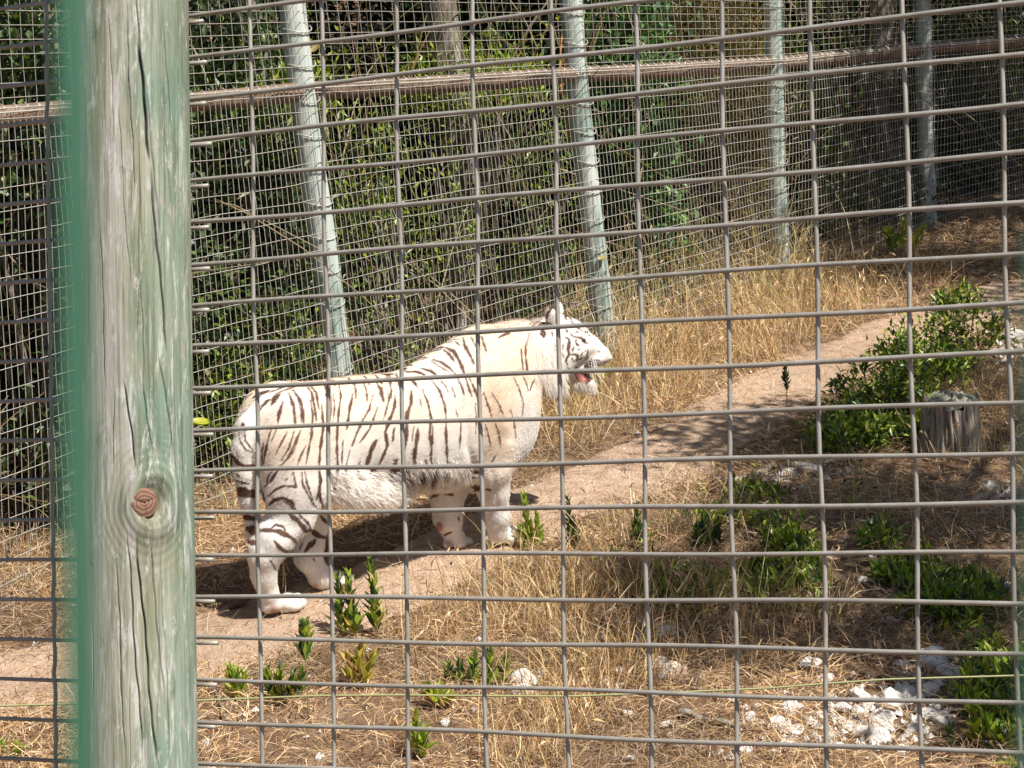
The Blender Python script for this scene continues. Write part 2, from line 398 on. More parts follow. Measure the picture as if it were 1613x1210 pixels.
    colr = (1 - 0.78 * np.clip(crack * 1.1, 0, 1)) * 0.84
    colr *= 1 - 0.22 * ring
    axis = bot[None, None] + ax * z[..., None] + B * (r + 0.012)
    V = axis + rad_[..., None] * (np.cos(TH)[..., None] * A + np.sin(TH)[..., None] * B)
    V = V.reshape(-1, 3)
    i_ = np.arange(m - 1)[:, None] * n; j_ = np.arange(n)[None]; k_ = (j_ + 1) % n
    Q = np.stack([i_ + j_, i_ + k_, i_ + n + k_, i_ + n + j_], -1).reshape(-1, 4)
    # local frame along the post so that its grain follows it
    Rm = np.stack([A, np.cross(ax, A), ax], 1)
    Vl = (V - bot) @ Rm
    ob = mesh_np('post', Vl, [Q, np.arange((m - 1) * n, m * n)[None]], M_POST, None, True,
                 colr.reshape(-1, 1) * np.ones((1, 3)))
    ob.parent = o
    Mw = Matrix([[*Rm[i], float(bot[i])] for i in range(3)] + [[0, 0, 0, 1]])
    ob.matrix_local = inv @ Mw
    # knot
    nrm = kP - (kP @ ax) * ax; nrm /= np.linalg.norm(nrm); tg = np.cross(ax, nrm)
    kc = cc + kP + nrm * 0.0095
    rows = 14; seg = 40; V = [np.zeros(3)]
    for a in range(1, rows + 1):
        rr_ = a / rows
        for b_ in range(seg):
            t_ = b_ / seg * 2 * np.pi
            ck = sum(math.exp(-((((t_ - c0 + np.pi) % (2 * np.pi)) - np.pi) * rr_ / .09) ** 2) for c0 in (.35, 2.9, 4.7)) if rr_ < .95 else 0
            zz = 0.003 * (1 - rr_ ** 4) - 0.0018 * min(ck, 1) - (0.004 if a == rows else 0)
            V.append(np.array([math.cos(t_) * rr_ * 0.0165, math.sin(t_) * rr_ * 0.0185, zz]))
    fs = [[0, 1 + b_, 1 + (b_ + 1) % seg] for b_ in range(seg)]
    q4 = [[1 + (a - 1) * seg + b_, 1 + a * seg + b_, 1 + a * seg + (b_ + 1) % seg, 1 + (a - 1) * seg + (b_ + 1) % seg]
          for a in range(1, rows) for b_ in range(seg)]
    kob = mesh_np('knot', np.array(V), [np.array(fs), np.array(q4)], M_KNOT)
    kob.parent = ob; K = np.stack([tg, ax, nrm], 1)
    Mk = Matrix([[*K[i], float(kc[i])] for i in range(3)] + [[0, 0, 0, 1]])
    kob.matrix_local = Mw.inverted() @ Mk
near_fence()

def lens_wires():
    """thin green wires of the visitors' barrier, a hand's breadth from the lens and out of focus"""
    for (u0, v0, u1, v1, D, rr_, lab) in [(112, 0, 124, 1210, 0.045, 0.00030, 'blurred thin green wire hanging close in front of the wooden post'),
                                          (1645, 380, 1628, 1210, 0.045, 0.00030, 'blurred thin green wire close by at the right edge of the view')]:
        a, b = at(u0, v0, D), at(u1, v1, D); d = (b - a)
        P = np.array([a + d * t for t in np.linspace(-2.2 if u0 < 500 else -.02, 60, 110)])
        lo = P[:, 2] > 1.3; P = P[lo]
        base = P[-1]
        V, fs = tube(P - base, rr_, 10)
        o = mesh_np('barrier_wire', V, fs, M_GREENWIRE); o.location = Vector(base); tag(o, lab, 'wire')
lens_wires()

# ------------------------------------------------------------------ far fence
FP = [  # base pixel, top pixel at v = -60, depth, rail pixel height, radius
    (-520, 1080, 7.3, -560, 215, .06), (205, 838, 9.3, 150, 163, .055), (548, 700, 10.35, 453, 138, .060), (952, 552, 12.0, 893, 112, .059), (1230, 442, 13.6, 1214, 95, .056),
    (1464, 372, 15.2, 1449, 72, .055), (1800, 300, 17.2, 1790, 45, .055)]
def far_fence():
    lines = []
    for (ub, vb, D, ut, vr, r) in FP:
        b = at(ub, vb, D); b[2] = TZ(b[0], b[1])
        # direction: plumb height 3.6, leaning so that it passes the top pixel
        q = ray(ut, -60); t = (b[1] - CP[1]) / q[1]; P = CP + q * t
        d = P - b; d = d / d[2]
        u_, v_ = proj(b + d * 1.0), None
        hs = np.linspace(1.0, 2.6, 200); vv = np.array([proj(b + d * h)[1][0] for h in hs]); hr = float(np.interp(-vr, -vv, hs))
        lines.append((b, d, hr, r))
    c = lines[2][0]
    o = thing('wire_fence', c, 'far boundary fence of fine mesh on pale green wooden posts behind the tiger', 'fence')
    L0 = np.array(o.location)
    for (b, d, hr, r) in lines:
        hs = np.linspace(-0.3, 3.9, 46)
        P = np.array([b + d * h for h in hs]) + 0.006 * np.stack([np.sin(hs * 3 + b[0]), np.cos(hs * 2), 0 * hs], 1)
        V, fs = tube(P, r * (1.04 - 0.03 * hs / 2) * (1 + .03 * np.sin(hs * 7)), 20)
        mesh_np('post', V - L0, fs, M_FARPOST, o)
    back = np.array([0.35, 1, 0]); back /= np.linalg.norm(back)
    front = -back
    for k in range(len(lines) - 1):
        (b0, d0, h0, r0), (b1, d1, h1, r1) = lines[k], lines[k + 1]
        a, b = b0 + d0 * (h0 - .02), b1 + d1 * (h1 - .02)
        t = np.linspace(0, 1, 24)[:, None]
        P = a + (b - a) * t + back * 0.012; P[:, 2] += -0.006 * np.sin(t[:, 0] * np.pi)
        V, fs = tube(P, 0.044 + 0.0015 * np.sin(t[:, 0] * 9 + k), 16)
        mesh_np('rail', V - L0, fs, M_RAIL, o)
        e = (b1 - b0); Lh = np.linalg.norm(e[:2]); nn = np.array([e[1], -e[0], 0]) / Lh
        if nn @ CF > 0: nn = -nn
        off = nn * 0.068
        def pt(s, h): # s,h arrays
            s = np.asarray(s, float)[..., None]; h = np.asarray(h, float)[..., None]
            hh0 = h * h0; hh1 = h * h1
            p = (b0 + d0 * hh0) * (1 - s) + (b1 + d1 * hh1) * s
            return p + off + nn * (0.012 * np.sin(s * 7 + h * 3 + k) + 0.006 * np.sin(s * 23 + h * 11))
        lo, up = Acc(), Acc()
        ncol = int(Lh / 0.037)
        for i in range(ncol + 1):
            s = i / ncol + .0006 * math.sin(i * 7.1)
            h = np.linspace(-0.02, 1.0, 14); V, fs = tube(pt(np.full(14, s) + .0008 * np.sin(h * 9 + i), h), 0.0016, 4, False); lo.add(V, fs)
        for j in range(int(1.8 / 0.08) + 1):
            s = np.linspace(-.005, 1.005, 26); h = np.full(26, j * 0.08 / 1.8 + .01) + .002 * np.sin(s * 9 + j); V, fs = tube(pt(s, h) + nn * .003, 0.0016, 4, False); lo.add(V, fs)
        nc = int(Lh / 0.072)
        for i in range(nc + 1):
            h = np.linspace(1.0, 2.1, 14); V, fs = tube(pt(np.full(14, i / nc), h), 0.00135, 4, False); up.add(V, fs)
        for j in range(int(2.0 / 0.05)):
            s = np.linspace(-.005, 1.005, 26); V, fs = tube(pt(s, np.full(26, 1.0 + j * 0.05 / 1.8)) + nn * .003, 0.00135, 4, False); up.add(V, fs)
        for i in range(int(Lh / .075)):      # ends of the mesh bent round the rail
            s = (i + .5) / int(Lh / .075); p = pt(np.array([s]), np.array([1.0]))[0]
            q = np.array([p + np.array([0, 0, -.012]), p + nn * .008, p + np.array([0, 0, .014]) + nn * .002, p + np.array([.006, 0, .03]) - nn * .03])
            V, fs = tube(q, 0.0026, 4, True); up.add(V, fs)
        V, fs = tube(pt(np.linspace(0, 1, 30), np.full(30, 1.0)) + nn * .006, .0035, 6); up.add(V, fs)
        V, fs = tube(pt(np.linspace(0, 1, 30), np.full(30, 1.008)) + nn * .004, .003, 6); lo.add(V, fs)
        for acc, nm in ((lo, 'lower_mesh'), (up, 'upper_mesh')):
            acc.v = [v - L0 for v in acc.v]; ob = acc.build(nm, M_FINE, o); ob['kind'] = 'stuff'
    # staples / tie wires down each post
    for (b, d, hr, r) in lines[1:]:
        acc = Acc()
        for h in np.arange(0.15, 2.7, 0.16):
            p = b + d * h; th = np.linspace(-1.9, 1.9, 10) - 1.2
            P = p + np.stack([np.cos(th) * (r + .012), np.sin(th) * (r + .012), .01 * np.sin(th * 2)], 1)
            V, fs = tube(P, .0028, 5); acc.add(V - L0, fs)
        ob = acc.build('tie_wires', M_FINE, o); ob['kind'] = 'stuff'
far_fence()

# ------------------------------------------------------------------ the tiger
TG0 = (G(447, 966) + G(525, 928)) / 2; TG1 = (G(800, 859) + G(722, 864)) / 2
TMID = (TG0 + TG1) / 2
TFX = np.array([TG1[0] - TG0[0], TG1[1] - TG0[1], 0]); TFX /= np.linalg.norm(TFX)
TLY = np.array([-TFX[1], TFX[0], 0]); TUP = np.array([0, 0, 1.0])
TB = np.stack([TFX, TLY, TUP], 1)
def toL(P): return (np.asarray(P) - TMID) @ TB
def toW(L_): return TMID + np.asarray(L_) @ TB.T
def S(u, v, lat=0.0):
    """point of the tiger, in its own frame, at a given side offset"""
    q = ray(u, v); o = toL(CP); d = q @ TB; t = (lat - o[1]) / d[1]; return o + t * d
def pxr(p, r): return r / F * ((toW(p) - CP) @ CF)
# head plane: turned towards the camera
HC = S(888, 545, 0.0); HYAW = -rad(33)
HX = np.array([math.cos(HYAW), math.sin(HYAW), 0]); HY = np.array([-math.sin(HYAW), math.cos(HYAW), 0])
def SH(u, v, lat=0.0):
    q = ray(u, v) @ TB; o = toL(CP); t = (lat - (o - HC) @ HY) / (q @ HY); return o + t * q
class Field:
    def __init__(s, lo, hi, h):
        s.h = h; s.lo = np.array(lo); s.n = ((np.array(hi) - s.lo) / h).astype(int)
        s.d = np.full(s.n, 0.3, np.float32); s.ax = [s.lo[i] + h * np.arange(s.n[i]) for i in range(3)]
    def sub(s, lo, hi):
        a = np.clip(((np.array(lo) - s.lo) / s.h).astype(int), 0, s.n - 1); b = np.clip(((np.array(hi) - s.lo) / s.h).astype(int) + 2, 1, s.n)
        sl = tuple(slice(a[i], b[i]) for i in range(3))
        X, Y, Z = np.meshgrid(*[s.ax[i][sl[i]] for i in range(3)], indexing='ij'); return sl, X, Y, Z
    def put(s, sl, f, k):
        d = s.d[sl]; h = np.maximum(k - np.abs(d - f), 0) / k; s.d[sl] = np.minimum(d, f) - h * h * k * 0.25
    def cone(s, a, b, ra, rb, k=0.03, ys=1.0):
        a, b = np.array(a), np.array(b); m = max(ra, rb) + k + .03
        sl, X, Y, Z = s.sub(np.minimum(a, b) - m, np.maximum(a, b) + m)
        d = b - a; t = np.clip(((X - a[0]) * d[0] + (Y - a[1]) * d[1] + (Z - a[2]) * d[2]) / (d @ d + 1e-9), 0, 1)
        dist = np.sqrt((X - a[0] - t * d[0]) ** 2 + ((Y - a[1] - t * d[1]) / ys) ** 2 + (Z - a[2] - t * d[2]) ** 2)
        s.put(sl, (dist - (ra + (rb - ra) * t)).astype(np.float32), k)
    def ell(s, c, r, k=0.03, M=None):
        c, r = np.array(c), np.array(r, float); m = r.max() + k + .02
        sl, X, Y, Z = s.sub(c - m, c + m); P = np.stack([X - c[0], Y - c[1], Z - c[2]], -1)
        if M is not None: P = P @ M
        q = np.linalg.norm(P / r, axis=-1); g = np.linalg.norm(P / r ** 2, axis=-1) + 1e-6
        s.put(sl, (q * (q - 1) / g).astype(np.float32), k)
    def chain(s, pts, k=0.03, ys=1.0):
        for p, q in zip(pts[:-1], pts[1:]): s.cone(p[0], q[0], p[1], q[1], k, ys)
def PJ(u, v, r, lat): p = S(u, v, lat); return (p, pxr(p, r))
def LJ(u, v, r, lat): return PJ(u, v, r * .89, lat)
def HJ(u, v, r, lat=0.0): p = SH(u, v, lat); return (p, pxr(p, r))
def tiger_body():
    fl = Field((-1.12, -.5, -.06), (1.28, .62, 1.25), 0.0085)
    # trunk
    st = [(388, 668, 722, .05), (397, 648, 745, .085), (410, 633, 768, .12), (428, 622, 785, .15), (450, 612, 792, .17), (480, 606, 790, .185), (512, 600, 776, .185),
          (555, 594, 769, .185), (598, 589.5, 766, .195), (636, 587, 765, .20), (660, 578, 766, .20), (686, 563, 766, .197), (716, 541, 760, .19),
          (735, 532, 756, .19), (756, 525, 748, .185), (780, 518, 738, .175), (800, 514, 722, .155), (815, 512, 700, .12), (826, 515, 668, .07)]
    T_ = np.array([[*S(u, t, 0)[[0, 2]], *S(u, b, 0)[[0, 2]], w] for u, t, b, w in st])
    x = T_[:, [0, 2]].mean(1); top, bot, w = T_[:, 1], T_[:, 3], T_[:, 4]
    X1 = fl.ax[0]
    zc = np.interp(X1, x, (top + bot) / 2); rz = np.interp(X1, x, (top - bot) / 2); ry = np.interp(X1, x, w)
    kk = np.ones(7) / 7
    sm = lambda a: np.convolve(np.pad(a, 3, 'edge'), kk, 'valid')
    zc, rz, ry = sm(zc), sm(rz), sm(ry)
    xe = np.maximum(x[0] - 0.03 - X1, X1 - x[-1] - 0.03)
    Y, Z = np.meshgrid(fl.ax[1], fl.ax[2], indexing='ij')
    for i, xx in enumerate(X1):
        if xe[i] > .1: continue
        q = ((np.abs(Y) / ry[i]) ** 2.2 + (np.abs(Z - zc[i]) / rz[i]) ** 2.2) ** (1 / 2.2)
        d = (q - 1) * min(ry[i], rz[i]) * .9
        d = np.where(xe[i] > 0, np.sqrt(np.maximum(d, 0) ** 2 + xe[i] ** 2), np.maximum(d, xe[i])) if True else d
        fl.d[i] = np.minimum(fl.d[i], d)
    # neck
    fl.chain([PJ(772, 612, 66, 0), PJ(812, 573, 58, 0), (SH(858, 551, 0), pxr(SH(858, 551), 49))], .05)
    # ridge of the shoulders and the hips
    for s_ in (-1, 1):
        fl.ell(S(772, 640, -.02) + np.array([0, s_ * .11, 0]), (.15, .085, .23), .07)
        fl.ell(S(768, 560, 0) + np.array([0, s_ * .06, 0]), (.10, .05, .10), .07)
        fl.ell(S(462, 700, -.0) + np.array([0, s_ * .105, 0]), (.19, .09, .22), .07)
    # near rear leg
    a = -1
    fl.chain([PJ(458, 705, 52, -.10), PJ(462, 770, 50, -.115)], .06, .8)
    fl.chain([LJ(462, 770, 47, -.115), LJ(468, 815, 33, -.12)], .05, .85)
    fl.chain([LJ(455, 815, 38, -.115), LJ(430, 850, 34, -.105), LJ(417, 876, 26, -.095), LJ(415, 905, 20, -.085), LJ(424, 938, 19, -.075)], .035)
    fl.chain([LJ(406, 872, 16, -.095), LJ(400, 862, 10, -.095)], .03)
    def paw(pts, k=.007):
        for (u, v, r, lat, sx) in pts:
            c = S(u, v, lat); rr = pxr(c, r); fl.ell(c, (rr * sx, rr * .92, rr * .9), k)
    paw([(432, 951, 17, -.075, 1.4), (451, 950, 17.5, -.065, 1.25), (464, 953, 12.5, -.095, 1.25), (469, 950, 13, -.06, 1.2), (467, 945, 12.5, -.03, 1.2)])
    # far rear leg
    fl.chain([LJ(474, 705, 50, .10), LJ(480, 780, 40, .105), LJ(494, 818, 27, .09), LJ(487, 858, 24, .08), LJ(484, 880, 19, .07), LJ(504, 908, 18, .06), LJ(524, 914, 16, .055)], .04)
    paw([(532, 913, 14.5, .05, 1.3), (544, 911, 9.5, .075, 1.2), (547, 912, 10, .045, 1.2), (541, 916, 9, .02, 1.2)])
    # near front leg
    fl.chain([LJ(775, 690, 44, -.10), LJ(770, 738, 36, -.10), LJ(778, 775, 24, -.095), LJ(783, 812, 19, -.085), LJ(783, 836, 18.5, -.075)], .045)
    paw([(787, 842, 17, -.07, 1.2), (800, 843, 16.5, -.06, 1.2), (808, 847, 12, -.09, 1.2), (812, 846, 12.5, -.06, 1.15), (810, 841, 12, -.03, 1.15)])
    # far front leg, the paw folding as it is lifted
    fl.chain([LJ(742, 700, 40, .09), LJ(712, 750, 36, .08), LJ(704, 782, 27, .075), LJ(705, 815, 23, .07), LJ(711, 838, 18, .065)], .04)
    paw([(716, 847, 15, .06, 1.25), (728, 853, 10, .085, 1.25), (735, 855, 9.5, .055, 1.2), (727, 857, 8.5, .03, 1.2), (706, 856, 9, .05, 1.0)])
    # hanging fold of skin at the flank
    fl.chain([PJ(518, 752, 34, -.09), PJ(556, 769, 27, -.13), PJ(600, 777, 20, -.12), PJ(636, 777, 11, -.09)], .035, .8)
    fl.chain([PJ(650, 755, 20, 0), PJ(700, 752, 22, 0)], .05)
    # head
    def hc(a, b, k=.02, ys=1.0): fl.cone(a[0], b[0], a[1], b[1], k, ys)
    HM_ = np.stack([HX, HY, np.array([0, 0, 1.])], 1)
    def he(u, v, lat, r, k=.02): fl.ell(SH(u, v, lat), r, k, HM_)
    he(884, 537, 0, (.098, .088, .098), .05)
    he(896, 528, 0, (.075, .062, .070), .03)
    hc(HJ(902, 534, 24), HJ(930, 547, 18), .025, 1.0)
    hc(HJ(925, 546, 17), HJ(949, 556, 11.5), .015, 1.15)
    for s_ in (-1, 1):
        he(938, 566, .030 * s_, (.040, .028, .026), .014)
        he(950, 565, .018 * s_, (.020, .022, .020), .012)
        he(906, 556, .060 * s_, (.050, .034, .045), .03)
        he(880, 570, .075 * s_, (.06, .05, .085), .04)
        he(906, 524, .042 * s_, (.035, .026, .022), .015)
        # ears
        c = SH(869, 499, -.078) if s_ < 0 else SH(881, 491, .062)
        ang = .35 * s_
        E1 = HX * math.cos(ang) + HY * math.sin(ang); E2 = np.cross([0, 0, 1.], E1); EM = np.stack([E1, E2, np.array([0, 0, 1.])], 1)
        rr = (.030, .016, .040) if s_ < 0 else (.016, .028, .046)
        fl.ell(c, rr, .012, EM)
    hc(HJ(884, 572, 24), HJ(899, 577, 15), .03, 1.5)
    hc(HJ(893, 582, 15), HJ(912, 599, 11), .025, 1.6)
    hc(HJ(910, 599, 10.5), HJ(928, 605, 8), .015, 1.7)
    he(930, 567, 0, (.048, .040, .037), .02); he(947, 567, 0, (.030, .032, .030), .012)
    he(900, 580, 0, (.042, .048, .035), .03); he(918, 597, 0, (.042, .033, .022), .012)
    he(868, 588, -.04, (.05, .06, .06), .05)
    hc(HJ(950, 560, 9), HJ(957, 563, 7), .01, 1.6)
    # tail
    tl = Field(fl.lo, fl.lo + fl.n * fl.h, fl.h)
    tl.chain([PJ(408, 645, 15, 0), PJ(391, 672, 18, -.01), PJ(384.5, 705, 18.5, -.015), PJ(386, 745, 17.5, -.015), PJ(391, 785, 15, -.01), PJ(399, 825, 12.5, 0),
              PJ(404, 865, 11, .03), PJ(404, 905, 10.5, .07), PJ(394, 932, 10.5, .10), PJ(379, 946, 9.5, .11), PJ(363, 956, 5, .11)], .012)
    h = np.maximum(.012 - np.abs(fl.d - tl.d), 0) / .012; fl.d = np.minimum(fl.d, tl.d) - h * h * .012 * .25
    # light unevenness of the muscles
    g = openvdb.FloatGrid(0.3); g.copyFromArray(fl.d); 
    pts, quads = g.convertToQuads(0.0)
    V = fl.lo + pts * fl.h
    return V, quads[:, ::-1]
def smooth_mesh(V, Q, it):
    e = np.concatenate([Q[:, [0, 1]], Q[:, [1, 2]], Q[:, [2, 3]], Q[:, [3, 0]]]); e = np.concatenate([e, e[:, ::-1]])
    cnt = np.bincount(e[:, 0], minlength=len(V))[:, None]
    for a in range(it):
        s = np.stack([np.bincount(e[:, 0], V[e[:, 1], c], len(V)) for c in range(3)], 1) / np.maximum(cnt, 1)
        V = V + (s - V) * (.6 if a % 2 == 0 else -.45 if it > 4 else .5)
    return V
def normals(V, Q):
    n = np.cross(V[Q[:, 2]] - V[Q[:, 0]], V[Q[:, 3]] - V[Q[:, 1]])
    o = np.zeros_like(V)
    for c in range(4): 
        for d in range(3): o[:, d] += np.bincount(Q[:, c], n[:, d], len(V))
    return o / (np.linalg.norm(o, axis=1)[:, None] + 1e-12)
def subdiv(V, Q):
    e = np.concatenate([Q[:, [0, 1]], Q[:, [1, 2]], Q[:, [2, 3]], Q[:, [3, 0]]]); e.sort(1)
    key = e[:, 0].astype(np.int64) * len(V) + e[:, 1]; uq, inv = np.unique(key, return_inverse=True)
    ev = np.stack([uq // len(V), uq % len(V)], 1); n = len(V); m = len(Q)
    nv = np.vstack([V, (V[ev[:, 0]] + V[ev[:, 1]]) / 2, V[Q].mean(1)])
    E = inv.reshape(4, m) + n; Cc = n + len(ev) + np.arange(m)
    nq = np.vstack([np.stack([Q[:, 0], E[0], Cc, E[3]], 1), np.stack([Q[:, 1], E[1], Cc, E[0]], 1),
                    np.stack([Q[:, 2], E[2], Cc, E[1]], 1), np.stack([Q[:, 3], E[3], Cc, E[2]], 1)])
    return nv, nq
